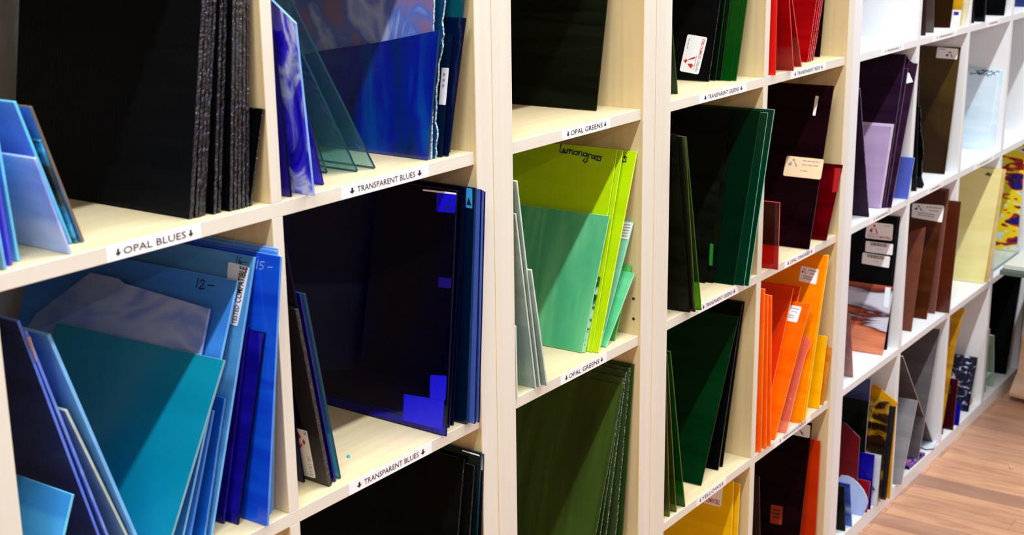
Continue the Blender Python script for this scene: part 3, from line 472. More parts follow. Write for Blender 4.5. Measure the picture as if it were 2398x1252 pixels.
DATA = json.loads(r'''{"S":[
{"n":"glass_sheet","l":"large matt black ripple textured glass sheet at the front of the black stack","c":"glass sheet","g":"black sheets standing above the opal blues label","o":[-0.0963,0.0215,1.0541],"az":0,"le":8.21,"t":0.005,"m":"black_ripple","p":[[0.0,0.0],[0.285,0.0],[0.2762,0.315],[-0.0088,0.315]],"s":[],"r":"f","H":0.315},
{"n":"glass_sheet","l":"black glass sheet with rough glittery edge, second from the front of the tall black stack","c":"glass sheet","g":"black sheets standing above the opal blues label","o":[-0.0891,0.0209,1.054],"az":0,"le":7.91,"t":0.004,"m":"black_rough","p":[[0.0,0.0],[0.285,0.0],[0.2776,0.315],[-0.0074,0.315]],"s":[],"r":"f","H":0.315},
{"n":"glass_sheet","l":"black glass sheet with rough glittery edge, third from the front of the tall black stack","c":"glass sheet","g":"black sheets standing above the opal blues label","o":[-0.0844,0.0207,1.0539],"az":0,"le":7.87,"t":0.004,"m":"black_rough","p":[[0.0,0.0],[0.281,0.0],[0.2736,0.312],[-0.0074,0.312]],"s":[],"r":"f","H":0.312},
{"n":"glass_sheet","l":"black glass sheet with rough glittery edge, fourth from the front of the tall black stack","c":"glass sheet","g":"black sheets standing above the opal blues label","o":[-0.0793,0.0218,1.0539],"az":0,"le":7.77,"t":0.004,"m":"black_rough","p":[[0.0,0.0],[0.277,0.0],[0.2674,0.309],[-0.0096,0.309]],"s":[],"r":"f","H":0.309},
{"n":"glass_sheet","l":"black glass sheet with rough glittery edge, fifth from the front of the tall black stack","c":"glass sheet","g":"black sheets standing above the opal blues label","o":[-0.0682,0.0171,1.0539],"az":0,"le":6.57,"t":0.004,"m":"black_rough","p":[[0.0,0.0],[0.273,0.0],[0.2675,0.315],[-0.0055,0.315]],"s":[],"r":"f","H":0.315},
{"n":"glass_sheet","l":"black glass sheet with rough glittery edge, sixth from the front of the tall black stack","c":"glass sheet","g":"black sheets standing above the opal blues label","o":[-0.0616,0.0178,1.0538],"az":0,"le":6.19,"t":0.004,"m":"black_rough","p":[[0.0,0.0],[0.269,0.0],[0.2615,0.312],[-0.0075,0.312]],"s":[],"r":"f","H":0.312},
{"n":"glass_sheet","l":"black glass sheet with rough glittery edge, seventh from the front of the tall black stack","c":"glass sheet","g":"black sheets standing above the opal blues label","o":[-0.0495,0.0135,1.0537],"az":0,"le":4.79,"t":0.004,"m":"black_rough","p":[[0.0,0.0],[0.265,0.0],[0.2573,0.309],[-0.0077,0.309]],"s":[],"r":"f","H":0.309},
{"n":"glass_sheet","l":"black glass sheet with rough glittery edge, eighth from the front of the tall black stack","c":"glass sheet","g":"black sheets standing above the opal blues label","o":[-0.0434,0.0135,1.0537],"az":0,"le":4.51,"t":0.004,"m":"black_rough","p":[[0.0,0.0],[0.261,0.0],[0.2532,0.315],[-0.0078,0.315]],"s":[],"r":"f","H":0.315},
{"n":"glass_sheet","l":"black glass sheet with rough glittery edge, ninth from the front of the tall black stack","c":"glass sheet","g":"black sheets standing above the opal blues label","o":[-0.0384,0.013,1.0537],"az":0,"le":4.4,"t":0.004,"m":"black_rough","p":[[0.0,0.0],[0.257,0.0],[0.2503,0.312],[-0.0067,0.312]],"s":[],"r":"f","H":0.312},
{"n":"glass_sheet","l":"black glass sheet with rough glittery edge, tenth from the front of the tall black stack","c":"glass sheet","g":"black sheets standing above the opal blues label","o":[-0.0323,0.013,1.0537],"az":0,"le":4.11,"t":0.004,"m":"black_rough","p":[[0.0,0.0],[0.253,0.0],[0.2468,0.309],[-0.0062,0.309]],"s":[],"r":"f","H":0.309},
{"n":"glass_sheet","l":"black glass sheet with rough glittery edge, eleventh from the front of the tall black stack","c":"glass sheet","g":"black sheets standing above the opal blues label","o":[-0.0256,0.014,1.0537],"az":0,"le":3.72,"t":0.004,"m":"black_rough","p":[[0.0,0.0],[0.249,0.0],[0.2416,0.315],[-0.0074,0.315]],"s":[],"r":"f","H":0.315},
{"n":"glass_sheet","l":"short dark glass offcut behind the tall black stack against the divider","c":"glass sheet","g":"black sheets standing above the opal blues label","o":[-0.0204,0.0136,1.0539],"az":0,"le":9.24,"t":0.003,"m":"black_gloss","p":[[0.0,0.0],[0.2,0.0],[0.1894,0.101],[-0.0106,0.101]],"s":[],"r":"","H":0.101},
{"n":"glass_sheet","l":"sky blue glass sheet leaning at the left picture edge, lowest of three","c":"glass sheet","g":"blue sheets leaning left beside the black stack","o":[-0.3187,0.0101,1.0533],"az":0,"le":-4.43,"t":0.003,"m":"sky","p":[[0.0,0.0],[0.25,0.0],[0.25,0.1442],[0.0,0.1442]],"s":[],"r":"","H":0.144},
{"n":"glass_sheet","l":"violet blue glass sheet between two sky blue ones at the left picture edge","c":"glass sheet","g":"blue sheets leaning left beside the black stack","o":[-0.3068,0.0182,1.0533],"az":0,"le":-3.53,"t":0.003,"m":"violet","p":[[0.0,0.0],[0.25,0.0],[0.25,0.1416],[0.0,0.1416]],"s":[],"r":"","H":0.142},
{"n":"glass_sheet","l":"cyan glass sheet beside the violet blue one at the left picture edge","c":"glass sheet","g":"blue sheets leaning left beside the black stack","o":[-0.2941,0.0255,1.0533],"az":0,"le":-4.04,"t":0.003,"m":"cyan","p":[[0.0,0.0],[0.25,0.0],[0.25,0.1359],[0.0,0.1359]],"s":[],"r":"","H":0.136},
{"n":"glass_sheet","l":"pale lavender blue streaky glass offcut leaning in front of the blue sheets","c":"glass sheet","g":"blue sheets leaning left beside the black stack","o":[-0.2523,0.0074,1.0533],"az":0,"le":-16.4,"t":0.003,"m":"lavstreak","p":[[0.0,0.0],[0.16,0.0],[0.16,0.0958],[-0.0,0.0958]],"s":[],"r":"","H":0.096},
{"n":"glass_sheet","l":"periwinkle glass sheet with pale cyan rim just behind the lavender offcut","c":"glass sheet","g":"blue sheets leaning left beside the black stack","o":[-0.2264,0.0395,1.0533],"az":0,"le":-18.02,"t":0.003,"m":"periwinkle","p":[[0.0,0.0],[0.2,0.0],[0.2,0.1448],[0.0,0.1448]],"s":[],"r":"","H":0.145},
{"n":"glass_sheet","l":"teal and brown streaked glass sheet behind the periwinkle one","c":"glass sheet","g":"blue sheets leaning left beside the black stack","o":[-0.2225,0.0363,1.0533],"az":0,"le":-16.02,"t":0.003,"m":"tealbrown","p":[[0.0,0.0],[0.2,0.0],[0.2,0.1052],[-0.0,0.1052]],"s":[],"r":"","H":0.105},
{"n":"glass_sheet","l":"sky blue glass sheet with brown rim, farthest right of the leaning blue group","c":"glass sheet","g":"blue sheets leaning left beside the black stack","o":[-0.217,0.0339,1.0533],"az":0,"le":-17.01,"t":0.003,"m":"skybrown","p":[[0.0,0.0],[0.2,0.0],[0.2027,0.1379],[0.0027,0.1379]],"s":[],"r":"","H":0.138},
{"n":"glass_sheet","l":"light sky blue glass offcut low in the left corner below the opal blues label","c":"glass sheet","g":"blue opal sheets below the opal blues label","o":[-0.3236,0.01,0.7035],"az":0,"le":22.31,"t":0.003,"m":"skyblue2","p":[[0.0,0.0],[0.113,0.0],[0.113,0.1326],[0.0,0.1326]],"s":[],"r":"","H":0.133},
{"n":"glass_sheet","l":"dark navy glass sheet with handwriting leaning against the left panel","c":"glass sheet","g":"blue opal sheets below the opal blues label","o":[-0.2183,0.03,0.7023],"az":0,"le":-15.1,"t":0.003,"m":"navy","p":[[0.0,0.0],[0.2,0.0],[0.2,0.3062],[-0.0,0.3062]],"s":[{"k":"hw5","q":[[0.0354,0.293],[0.0098,0.2966],[0.0156,0.2854],[0.0415,0.2816]]}],"r":"","H":0.306},
{"n":"glass_sheet","l":"periwinkle blue glass sheet leaning left, second behind the dark navy one","c":"glass sheet","g":"blue opal sheets below the opal blues label","o":[-0.2081,0.03,0.7023],"az":0,"le":-16.32,"t":0.003,"m":"periwinkle2","p":[[0.0,0.0],[0.2,0.0],[0.2,0.2965],[0.0,0.2965]],"s":[{"k":"plainbeige","q":[[0.0002,0.2911],[-0.006,0.2923],[-0.0017,0.2651],[0.0034,0.2633]]}],"r":"","H":0.296},
{"n":"glass_sheet","l":"thin grey green glass sheet leaning left, shorter than the blue sheets round it","c":"glass sheet","g":"blue opal sheets below the opal blues label","o":[-0.1812,0.035,0.7023],"az":0,"le":-20.39,"t":0.003,"m":"greygreen","p":[[0.0,0.0],[0.2,0.0],[0.2,0.2084],[0.0,0.2084]],"s":[],"r":"","H":0.208},
{"n":"glass_sheet","l":"pale sky blue thick edged glass sheet leaning left in front of the teal sheet","c":"glass sheet","g":"blue opal sheets below the opal blues label","o":[-0.177,0.03,0.7023],"az":0,"le":-18.4,"t":0.004,"m":"skyblue3","p":[[0.0,0.0],[0.2,0.0],[0.2,0.289],[0.0,0.289]],"s":[],"r":"","H":0.289},
{"n":"glass_sheet","l":"big teal green glass sheet with a diagonal shadow in the middle of the cell","c":"glass sheet","g":"blue opal sheets below the opal blues label","o":[-0.1679,0.02,0.7037],"az":-2,"le":26.57,"t":0.003,"m":"teal","p":[[0.0,0.0],[0.26,0.0],[0.2511,0.2188],[-0.0089,0.2188]],"s":[],"r":"","H":0.219},
{"n":"glass_sheet","l":"streaky lavender blue glass sheet with clipped corners behind the teal sheet","c":"glass sheet","g":"blue opal sheets below the opal blues label","o":[-0.1419,0.05,0.7035],"az":-2,"le":20.89,"t":0.003,"m":"lavcloud","p":[[0.0,0.0],[0.24,0.0],[0.2764,0.1907],[0.266,0.2112],[0.1895,0.2707],[0.1451,0.2701],[0.1349,0.2662],[0.0,0.2571]],"s":[],"r":"","H":0.257},
{"n":"glass_sheet","l":"mid blue glass sheet marked 12 in black pen behind the lavender one","c":"glass sheet","g":"blue opal sheets below the opal blues label","o":[-0.1368,0.03,0.7035],"az":-1,"le":21.99,"t":0.003,"m":"midblue","p":[[0.0,0.0],[0.3318,0.0],[0.3318,0.2904],[0.0,0.2904]],"s":[{"k":"hw12","q":[[0.0585,0.2857],[0.03,0.2859],[0.028,0.2733],[0.0563,0.2725]]}],"r":"","H":0.29},
{"n":"glass_sheet","l":"small mid blue glass sheet standing right of the teal sheet","c":"glass sheet","g":"blue opal sheets below the opal blues label","o":[-0.1253,0.03,0.7034],"az":0,"le":19.55,"t":0.003,"m":"blue_a","p":[[0.0,0.0],[0.12,0.0],[0.12,0.1476],[0.0,0.1476]],"s":[],"r":"","H":0.148},
{"n":"glass_sheet","l":"wavy edged cobalt glass offcut between two flat blue sheets","c":"glass sheet","g":"blue opal sheets below the opal blues label","o":[-0.103,0.03,0.7033],"az":0,"le":16.47,"t":0.003,"m":"blue_b","p":[[0.0,0.0],[0.13,0.0],[0.13,0.154],[-0.0,0.154]],"s":[],"r":"f","H":0.154},
{"n":"glass_sheet","l":"steel blue glass sheet marked 16 with a compatibility label near its top","c":"glass sheet","g":"blue opal sheets below the opal blues label","o":[-0.0921,0.03,0.7032],"az":0,"le":14.62,"t":0.003,"m":"steelblue","p":[[0.0,0.0],[0.31,0.0],[0.2972,0.3041],[-0.0128,0.3041]],"s":[{"k":"hw16","q":[[0.0135,0.3024],[-0.0042,0.3018],[-0.0049,0.2938],[0.0126,0.2934]]},{"k":"tested_v","q":[[0.0193,0.2294],[0.0241,0.2941],[-0.0079,0.2927],[-0.0008,0.2286]]}],"r":"","H":0.304},
{"n":"glass_sheet","l":"deep transparent cobalt glass offcut with a dark edge before the royal blue sheet","c":"glass sheet","g":"blue opal sheets below the opal blues label","o":[-0.0531,0.03,0.7028],"az":0,"le":8.13,"t":0.003,"m":"cobalt_t","p":[[0.0,0.0],[0.15,0.0],[0.1226,0.2175],[-0.0274,0.2175]],"s":[],"r":"","H":0.218},
{"n":"glass_sheet","l":"second deep cobalt glass offcut, left of the dark edged one","c":"glass sheet","g":"blue opal sheets below the opal blues label","o":[-0.0597,0.045,0.7029],"az":0,"le":8.95,"t":0.003,"m":"cobalt_o","p":[[0.0,0.0],[0.1,0.0],[0.0792,0.2224],[-0.0208,0.2224]],"s":[],"r":"","H":0.222},
{"n":"glass_sheet","l":"royal blue glass sheet with 15 in pale pen at the right of the cell","c":"glass sheet","g":"blue opal sheets below the opal blues label","o":[-0.0379,0.0,0.7027],"az":0,"le":5.08,"t":0.003,"m":"royal","p":[[0.0,0.0],[0.28,0.0],[0.2632,0.3005],[-0.0168,0.3005]],"s":[{"k":"hw15","q":[[0.0173,0.2927],[-0.0092,0.2926],[-0.0076,0.2823],[0.0186,0.2811]]}],"r":"","H":0.301},
{"n":"glass_sheet","l":"pale blue glass sheet behind the royal blue one, nearest to it","c":"glass sheet","g":"blue opal sheets below the opal blues label","o":[-0.0139,0.02,0.7025],"az":0,"le":1.18,"t":0.003,"m":"blue_c","p":[[0.0,0.0],[0.28,0.0],[0.2538,0.303],[-0.0262,0.303]],"s":[],"r":"","H":0.303},
{"n":"glass_sheet","l":"pale blue glass sheet behind the royal blue one, against the divider","c":"glass sheet","g":"blue opal sheets below the opal blues label","o":[-0.0052,0.025,0.7024],"az":0,"le":0.18,"t":0.003,"m":"blue_d","p":[[0.0,0.0],[0.28,0.0],[0.2501,0.3051],[-0.0299,0.3051]],"s":[],"r":"","H":0.305},
{"n":"glass_sheet","l":"purple glass offcut with dark edge leaning in the left corner beside the divider","c":"glass sheet","g":"swirled and textured blue sheets above the upper transparent blues label","o":[0.0353,0.0099,1.0533],"az":2,"le":-3.93,"t":0.003,"m":"purple_dark","p":[[0.0,0.0],[0.1,0.0],[0.1,0.1719],[-0.0,0.1719]],"s":[],"r":"","H":0.172},
{"n":"glass_sheet","l":"rough glass offcut, clear on top and swirled purple and white below","c":"glass sheet","g":"swirled and textured blue sheets above the upper transparent blues label","o":[0.0525,-0.0073,1.0533],"az":2,"le":-4.28,"t":0.003,"m":"purple_swirl","p":[[0.0,0.0],[0.07,0.0],[0.0341,0.2089],[0.0,0.1842]],"s":[],"r":"","H":0.184},
{"n":"glass_sheet","l":"bright violet blue glass offcut just behind the swirled purple one","c":"glass sheet","g":"swirled and textured blue sheets above the upper transparent blues label","o":[0.1011,0.0239,1.0533],"az":2,"le":-13.35,"t":0.003,"m":"violetblue_t","p":[[0.0,0.0],[0.09,0.0],[0.09,0.1174],[0.0,0.1174]],"s":[],"r":"","H":0.117},
{"n":"glass_sheet","l":"narrow sea green glass pane leaning left, nearest of three","c":"glass sheet","g":"swirled and textured blue sheets above the upper transparent blues label","o":[0.154,0.0667,1.0533],"az":2,"le":-21.65,"t":0.003,"m":"seagreen_t","p":[[0.0,0.0],[0.12,0.0],[0.12,0.0903],[0.0,0.0903]],"s":[],"r":"","H":0.09},
{"n":"glass_sheet","l":"sea green textured glass pane with dark chipped edge, middle of three","c":"glass sheet","g":"swirled and textured blue sheets above the upper transparent blues label","o":[0.1784,0.042,1.0533],"az":2,"le":-28.81,"t":0.003,"m":"seagreen_t","p":[[0.0,0.0],[0.16,0.0],[0.16,0.1678],[0.0,0.1678]],"s":[],"r":"f","H":0.168},
{"n":"glass_sheet","l":"sea green textured glass pane leaning left, farthest right of three","c":"glass sheet","g":"swirled and textured blue sheets above the upper transparent blues label","o":[0.2036,0.0363,1.0533],"az":2,"le":-30.88,"t":0.003,"m":"seagreen_t","p":[[0.0,0.0],[0.2,0.0],[0.2,0.2395],[0.0,0.2395]],"s":[],"r":"","H":0.24},
{"n":"glass_sheet","l":"deep blue swirled glass sheet with a slanting top edge","c":"glass sheet","g":"swirled and textured blue sheets above the upper transparent blues label","o":[0.2784,0.0171,1.0537],"az":2,"le":5.1,"t":0.003,"m":"deepswirl","p":[[0.0,0.0],[0.24,0.0],[0.2226,0.1109],[0.1876,0.1197],[0.0906,0.1349],[-0.0125,0.1555]],"s":[],"r":"","H":0.156},
{"n":"glass_sheet","l":"large lavender and green swirled art glass sheet behind the deep blue one","c":"glass sheet","g":"swirled and textured blue sheets above the upper transparent blues label","o":[0.2853,0.0169,1.0536],"az":2,"le":3.87,"t":0.003,"m":"lavswirl","p":[[0.0,0.0],[0.28,0.0],[0.28,0.32],[-0.0,0.32]],"s":[],"r":"f","H":0.32},
{"n":"glass_sheet","l":"clear blue glass sheet with a ragged icy front edge","c":"glass sheet","g":"swirled and textured blue sheets above the upper transparent blues label","o":[0.2923,0.0164,1.0538],"az":2,"le":8.46,"t":0.003,"m":"icy_t","p":[[0.0,0.0],[0.27,0.0],[0.27,0.31],[-0.0,0.31]],"s":[],"r":"F","H":0.31},
{"n":"glass_sheet","l":"dark blue glass sheet carrying an upright white label behind the ragged one","c":"glass sheet","g":"swirled and textured blue sheets above the upper transparent blues label","o":[0.3033,0.0151,1.0539],"az":2,"le":9.66,"t":0.003,"m":"darkteal_t","p":[[0.0,0.0],[0.2,0.0],[0.1978,0.1484],[-0.0022,0.1484]],"s":[{"k":"white_small","q":[[0.0101,0.1075],[-0.0008,0.1079],[-0.0005,0.0631],[0.0099,0.0631]]}],"r":"","H":0.148},
{"n":"glass_sheet","l":"dark blue glass sheet standing at the right of the cell","c":"glass sheet","g":"swirled and textured blue sheets above the upper transparent blues label","o":[0.3108,0.0112,1.0538],"az":2,"le":8.09,"t":0.003,"m":"darkblue_t","p":[[0.0,0.0],[0.2,0.0],[0.1868,0.1676],[-0.0132,0.1676]],"s":[],"r":"","H":0.168},
{"n":"glass_sheet","l":"tall turquoise glass sheet behind the dark blue one","c":"glass sheet","g":"swirled and textured blue sheets above the upper transparent blues label","o":[0.3344,0.0267,1.0535],"az":2,"le":1.39,"t":0.003,"m":"turq_t","p":[[0.0,0.0],[0.25,0.0],[0.2082,0.32],[-0.0418,0.32]],"s":[],"r":"","H":0.32},
{"n":"glass_sheet","l":"small dark violet glass offcut in the left corner beside the dated sticker","c":"glass sheet","g":"transparent blue sheets below the upper transparent blues label","o":[0.0707,0.0485,0.7023],"az":3,"le":-6.79,"t":0.003,"m":"violet_dark","p":[[0.0,0.0],[0.08,0.0],[0.08,0.1194],[0.0,0.1194]],"s":[],"r":"","H":0.119},
{"n":"glass_sheet","l":"thick dark glass sheet with a red logo sticker dated 10-12-13","c":"glass sheet","g":"transparent blue sheets below the upper transparent blues label","o":[0.078,0.0156,0.7023],"az":3,"le":-9.39,"t":0.005,"m":"blackviolet","p":[[0.0,0.0],[0.14,0.0],[0.1404,0.2259],[0.0004,0.2259]],"s":[{"k":"logo_v","q":[[0.0197,0.0691],[0.0199,0.0062],[0.0428,0.0043],[0.0393,0.0685]]}],"r":"f","H":0.226},
{"n":"glass_sheet","l":"tall dark purple glass sheet leaning left behind the stickered one","c":"glass sheet","g":"transparent blue sheets below the upper transparent blues label","o":[0.0842,0.0183,0.7023],"az":3,"le":-9.52,"t":0.003,"m":"purpleblack","p":[[0.0,0.0],[0.14,0.0],[0.1406,0.3027],[0.0006,0.3027]],"s":[],"r":"","H":0.303},
{"n":"glass_sheet","l":"cobalt glass sheet leaning left beside the turquoise strip","c":"glass sheet","g":"transparent blue sheets below the upper transparent blues label","o":[0.0919,0.019,0.7023],"az":3,"le":-9.44,"t":0.003,"m":"cobalt_t2","p":[[0.0,0.0],[0.14,0.0],[0.14,0.2412],[-0.0,0.2412]],"s":[],"r":"","H":0.241},
{"n":"glass_sheet","l":"bright turquoise edged glass sheet, farthest right of the left group","c":"glass sheet","g":"transparent blue sheets below the upper transparent blues label","o":[0.1017,0.0201,0.7023],"az":3,"le":-9.86,"t":0.003,"m":"cyan_t","p":[[0.0,0.0],[0.13,0.0],[0.13,0.2387],[-0.0,0.2387]],"s":[],"r":"","H":0.239},
{"n":"glass_sheet","l":"big midnight blue glass sheet with bright blue rectangular labels","c":"glass sheet","g":"transparent blue sheets below the upper transparent blues label","o":[0.2747,-0.0031,0.7027],"az":1,"le":6.16,"t":0.003,"m":"navy_t","p":[[0.0,0.0],[0.31,0.0],[0.31,0.3122],[0.0,0.3122]],"s":[{"k":"bluelab","q":[[0.0289,0.0748],[0.0024,0.0786],[0.0025,0.0468],[0.028,0.0435]]},{"k":"bluelab2","q":[[0.0706,0.0414],[0.0044,0.0464],[0.0054,0.008],[0.0709,0.0065]]},{"k":"bluelab3","q":[[0.0215,0.2016],[0.0017,0.2027],[0.0018,0.1905],[0.0216,0.1887]]},{"k":"toplab","q":[[0.0306,0.3064],[0.0,0.3071],[0.0008,0.2844],[0.03,0.283]]},{"k":"whitebar","q":[[0.0527,0.3083],[0.0002,0.3095],[0.0001,0.3074],[0.0526,0.3061]]}],"r":"","H":0.312},
{"n":"glass_sheet","l":"midnight blue glass sheet, second behind the one with blue labels","c":"glass sheet","g":"transparent blue sheets below the upper transparent blues label","o":[0.301,0.0126,0.7027],"az":1,"le":6.4,"t":0.003,"m":"navy_t","p":[[0.0,0.0],[0.31,0.0],[0.3049,0.2997],[-0.0051,0.2997]],"s":[],"r":"","H":0.3},
{"n":"glass_sheet","l":"ink blue glass sheet, third in the stack with blue labels","c":"glass sheet","g":"transparent blue sheets below the upper transparent blues label","o":[0.3097,0.0128,0.7027],"az":1,"le":5.41,"t":0.003,"m":"ink_t","p":[[0.0,0.0],[0.31,0.0],[0.3037,0.3096],[-0.0063,0.3096]],"s":[],"r":"","H":0.31},
{"n":"glass_sheet","l":"dark teal blue glass sheet with a cyan sticker at its top corner","c":"glass sheet","g":"transparent blue sheets below the upper transparent blues label","o":[0.3224,-0.0005,0.7026],"az":1,"le":3.68,"t":0.003,"m":"tealblue_t","p":[[0.0,0.0],[0.31,0.0],[0.304,0.3091],[-0.006,0.3091]],"s":[{"k":"cyanlab","q":[[0.0081,0.3075],[-0.0016,0.3075],[-0.0022,0.2826],[0.0075,0.2828]]}],"r":"","H":0.309},
{"n":"glass_sheet","l":"pale blue glass sheet beside the panel, second from right in the cell","c":"glass sheet","g":"transparent blue sheets below the upper transparent blues label","o":[0.3292,-0.0079,0.7026],"az":1,"le":3.03,"t":0.003,"m":"paleblue_t","p":[[0.0,0.0],[0.2,0.0],[0.1951,0.3068],[-0.0049,0.3068]],"s":[],"r":"","H":0.307},
{"n":"glass_sheet","l":"pale blue glass sheet standing farthest right, overlapping the side panel","c":"glass sheet","g":"transparent blue sheets below the upper transparent blues label","o":[0.3361,-0.0092,0.7025],"az":1,"le":2.4,"t":0.003,"m":"paleblue_t","p":[[0.0,0.0],[0.12,0.0],[0.1135,0.3045],[-0.0065,0.3045]],"s":[{"k":"violetlab","q":[[0.0062,0.305],[-0.0065,0.305],[-0.0059,0.2926],[0.0068,0.2928]]}],"r":"","H":0.304},
{"n":"glass_sheet","l":"huge black glass sheet filling the space below the lower transparent blues label","c":"glass sheet","g":"dark sheets below the lower transparent blues label","o":[0.291,0.02,0.3519],"az":0,"le":9.64,"t":0.003,"m":"black_gloss","p":[[0.0,0.0],[0.34,0.0],[0.3389,0.2964],[-0.0011,0.2964]],"s":[],"r":"","H":0.296},
{"n":"glass_sheet","l":"black glass sheet, second in the stack below the lower transparent blues label","c":"glass sheet","g":"dark sheets below the lower transparent blues label","o":[0.3074,0.01,0.3518],"az":0,"le":7.12,"t":0.003,"m":"black_gloss","p":[[0.0,0.0],[0.33,0.0],[0.324,0.2879],[-0.006,0.2879]],"s":[],"r":"","H":0.288},
{"n":"glass_sheet","l":"dark teal glass sheet with pale rim behind the huge black one","c":"glass sheet","g":"dark sheets below the lower transparent blues label","o":[0.3321,0.01,0.3516],"az":0,"le":2.9,"t":0.003,"m":"darkteal2","p":[[0.0,0.0],[0.33,0.0],[0.316,0.3045],[-0.014,0.3045]],"s":[{"k":"whitebar","q":[[0.0166,0.302],[-0.0112,0.3011],[-0.0119,0.2993],[0.0166,0.3001]]}],"r":"","H":0.304},
{"n":"glass_sheet","l":"black glass sheet with a pale strip against the right panel","c":"glass sheet","g":"dark sheets below the lower transparent blues label","o":[0.3358,-0.002,0.3516],"az":0,"le":2.87,"t":0.003,"m":"black_gloss","p":[[0.0,0.0],[0.3,0.0],[0.2972,0.3012],[-0.0028,0.3012]],"s":[{"k":"whitestrip","q":[[0.0004,0.2992],[-0.0015,0.2996],[-0.0018,0.2794],[0.0008,0.2788]]}],"r":"","H":0.301},
{"n":"glass_sheet","l":"tall black green glass sheet alone above the upper opal greens label","c":"glass sheet","g":"","o":[0.7165,0.0495,1.0539],"az":-1,"le":8.73,"t":0.003,"m":"blackgreen","p":[[0.0,0.0],[0.25,0.0],[0.2424,0.32],[-0.0076,0.32]],"s":[],"r":"","H":0.32},
{"n":"glass_sheet","l":"narrow white glass offcut with a small label at the left panel","c":"glass sheet","g":"green opal sheets below the upper opal greens label","o":[0.4378,0.0013,0.7023],"az":0,"le":-0.83,"t":0.003,"m":"whitegrey","p":[[0.0,0.0],[0.08,0.0],[0.08,0.103],[0.0,0.103]],"s":[{"k":"greylines","q":[[0.0056,0.0485],[0.0028,0.049],[0.0028,0.0334],[0.0057,0.0329]]}],"r":"","H":0.103},
{"n":"glass_sheet","l":"grey green glass sheet leaning left, middle height of three","c":"glass sheet","g":"green opal sheets below the upper opal greens label","o":[0.4839,0.0018,0.7023],"az":0,"le":-9.7,"t":0.003,"m":"greygreen2","p":[[0.0,0.0],[0.2,0.0],[0.2,0.2592],[-0.0,0.2592]],"s":[],"r":"","H":0.259},
{"n":"glass_sheet","l":"tall grey green glass sheet leaning left, tallest of three","c":"glass sheet","g":"green opal sheets below the upper opal greens label","o":[0.4907,-0.0006,0.7023],"az":0,"le":-9.56,"t":0.003,"m":"greygreen2","p":[[0.0,0.0],[0.2,0.0],[0.2,0.3036],[0.0,0.3036]],"s":[],"r":"","H":0.304},
{"n":"glass_sheet","l":"short grey green glass sheet leaning left, farthest right of three","c":"glass sheet","g":"green opal sheets below the upper opal greens label","o":[0.5004,-0.0057,0.7023],"az":0,"le":-11.52,"t":0.003,"m":"greygreen2","p":[[0.0,0.0],[0.14,0.0],[0.1402,0.1784],[0.0002,0.1784]],"s":[],"r":"","H":0.178},
{"n":"glass_sheet","l":"mint green streaky glass sheet in front of the lime sheets","c":"glass sheet","g":"green opal sheets below the upper opal greens label","o":[0.6485,0.0303,0.7031],"az":-2,"le":17.32,"t":0.0023,"m":"mint","p":[[0.0,0.0],[0.24,0.0],[0.2286,0.2067],[-0.0114,0.2067]],"s":[],"r":"","H":0.207},
{"n":"glass_sheet","l":"dark green mottled glass strip between the mint and lime sheets","c":"glass sheet","g":"green opal sheets below the upper opal greens label","o":[0.6515,0.0276,0.7033],"az":0,"le":17.68,"t":0.003,"m":"darkgreenmottle","p":[[0.0,0.0],[0.1,0.0],[0.0956,0.1145],[-0.0044,0.1145]],"s":[],"r":"f","H":0.114},
{"n":"glass_sheet","l":"lime glass sheet with Lemongrass handwritten in black","c":"glass sheet","g":"green opal sheets below the upper opal greens label","o":[0.6576,0.0257,0.7028],"az":-2,"le":16.5,"t":0.0014,"m":"lime","p":[[0.0,0.0],[0.31,0.0],[0.31,0.3039],[0.0,0.3039]],"s":[{"k":"lemongrass","q":[[0.0995,0.3031],[0.0238,0.3005],[0.0216,0.2788],[0.0973,0.2809]]}],"r":"","H":0.304},
{"n":"glass_sheet","l":"lime glass sheet directly behind the handwritten one","c":"glass sheet","g":"green opal sheets below the upper opal greens label","o":[0.659,0.0197,0.7029],"az":-2,"le":17.53,"t":0.0018,"m":"lime","p":[[0.0,0.0],[0.31,0.0],[0.31,0.304],[-0.0,0.304]],"s":[],"r":"","H":0.304},
{"n":"glass_sheet","l":"bright lime glass sheet at the back of the lime stack with two pen letters","c":"glass sheet","g":"green opal sheets below the upper opal greens label","o":[0.6617,0.0099,0.7034],"az":-2,"le":19.81,"t":0.003,"m":"lime","p":[[0.0,0.0],[0.31,0.0],[0.3038,0.3045],[-0.0062,0.3045]],"s":[{"k":"hwis","q":[[0.0185,0.2975],[0.0078,0.2965],[0.0065,0.2862],[0.0176,0.2871]]}],"r":"","H":0.304},
{"n":"glass_sheet","l":"pale aqua glass sheet with a printed white label in its top corner","c":"glass sheet","g":"green opal sheets below the upper opal greens label","o":[0.684,0.021,0.7036],"az":0,"le":24.4,"t":0.003,"m":"aqua","p":[[0.0,0.0],[0.12,0.0],[0.111,0.1955],[-0.009,0.1955]],"s":[{"k":"printlab","q":[[0.0099,0.1932],[-0.0091,0.1939],[-0.0072,0.1681],[0.0119,0.1676]]}],"r":"","H":0.196},
{"n":"glass_sheet","l":"small mint glass offcut leaning right near the panel holes","c":"glass sheet","g":"green opal sheets below the upper opal greens label","o":[0.6901,0.0136,0.7041],"az":0,"le":33.81,"t":0.003,"m":"mint2","p":[[0.0,0.0],[0.1,0.0],[0.0916,0.1208],[-0.0084,0.1208]],"s":[],"r":"","H":0.121},
{"n":"glass_sheet","l":"small leaf green glass offcut behind the mint one","c":"glass sheet","g":"green opal sheets below the upper opal greens label","o":[0.725,0.0201,0.7034],"az":0,"le":19.94,"t":0.003,"m":"leafgreen","p":[[0.0,0.0],[0.07,0.0],[0.0646,0.117],[-0.0054,0.117]],"s":[],"r":"","H":0.117},
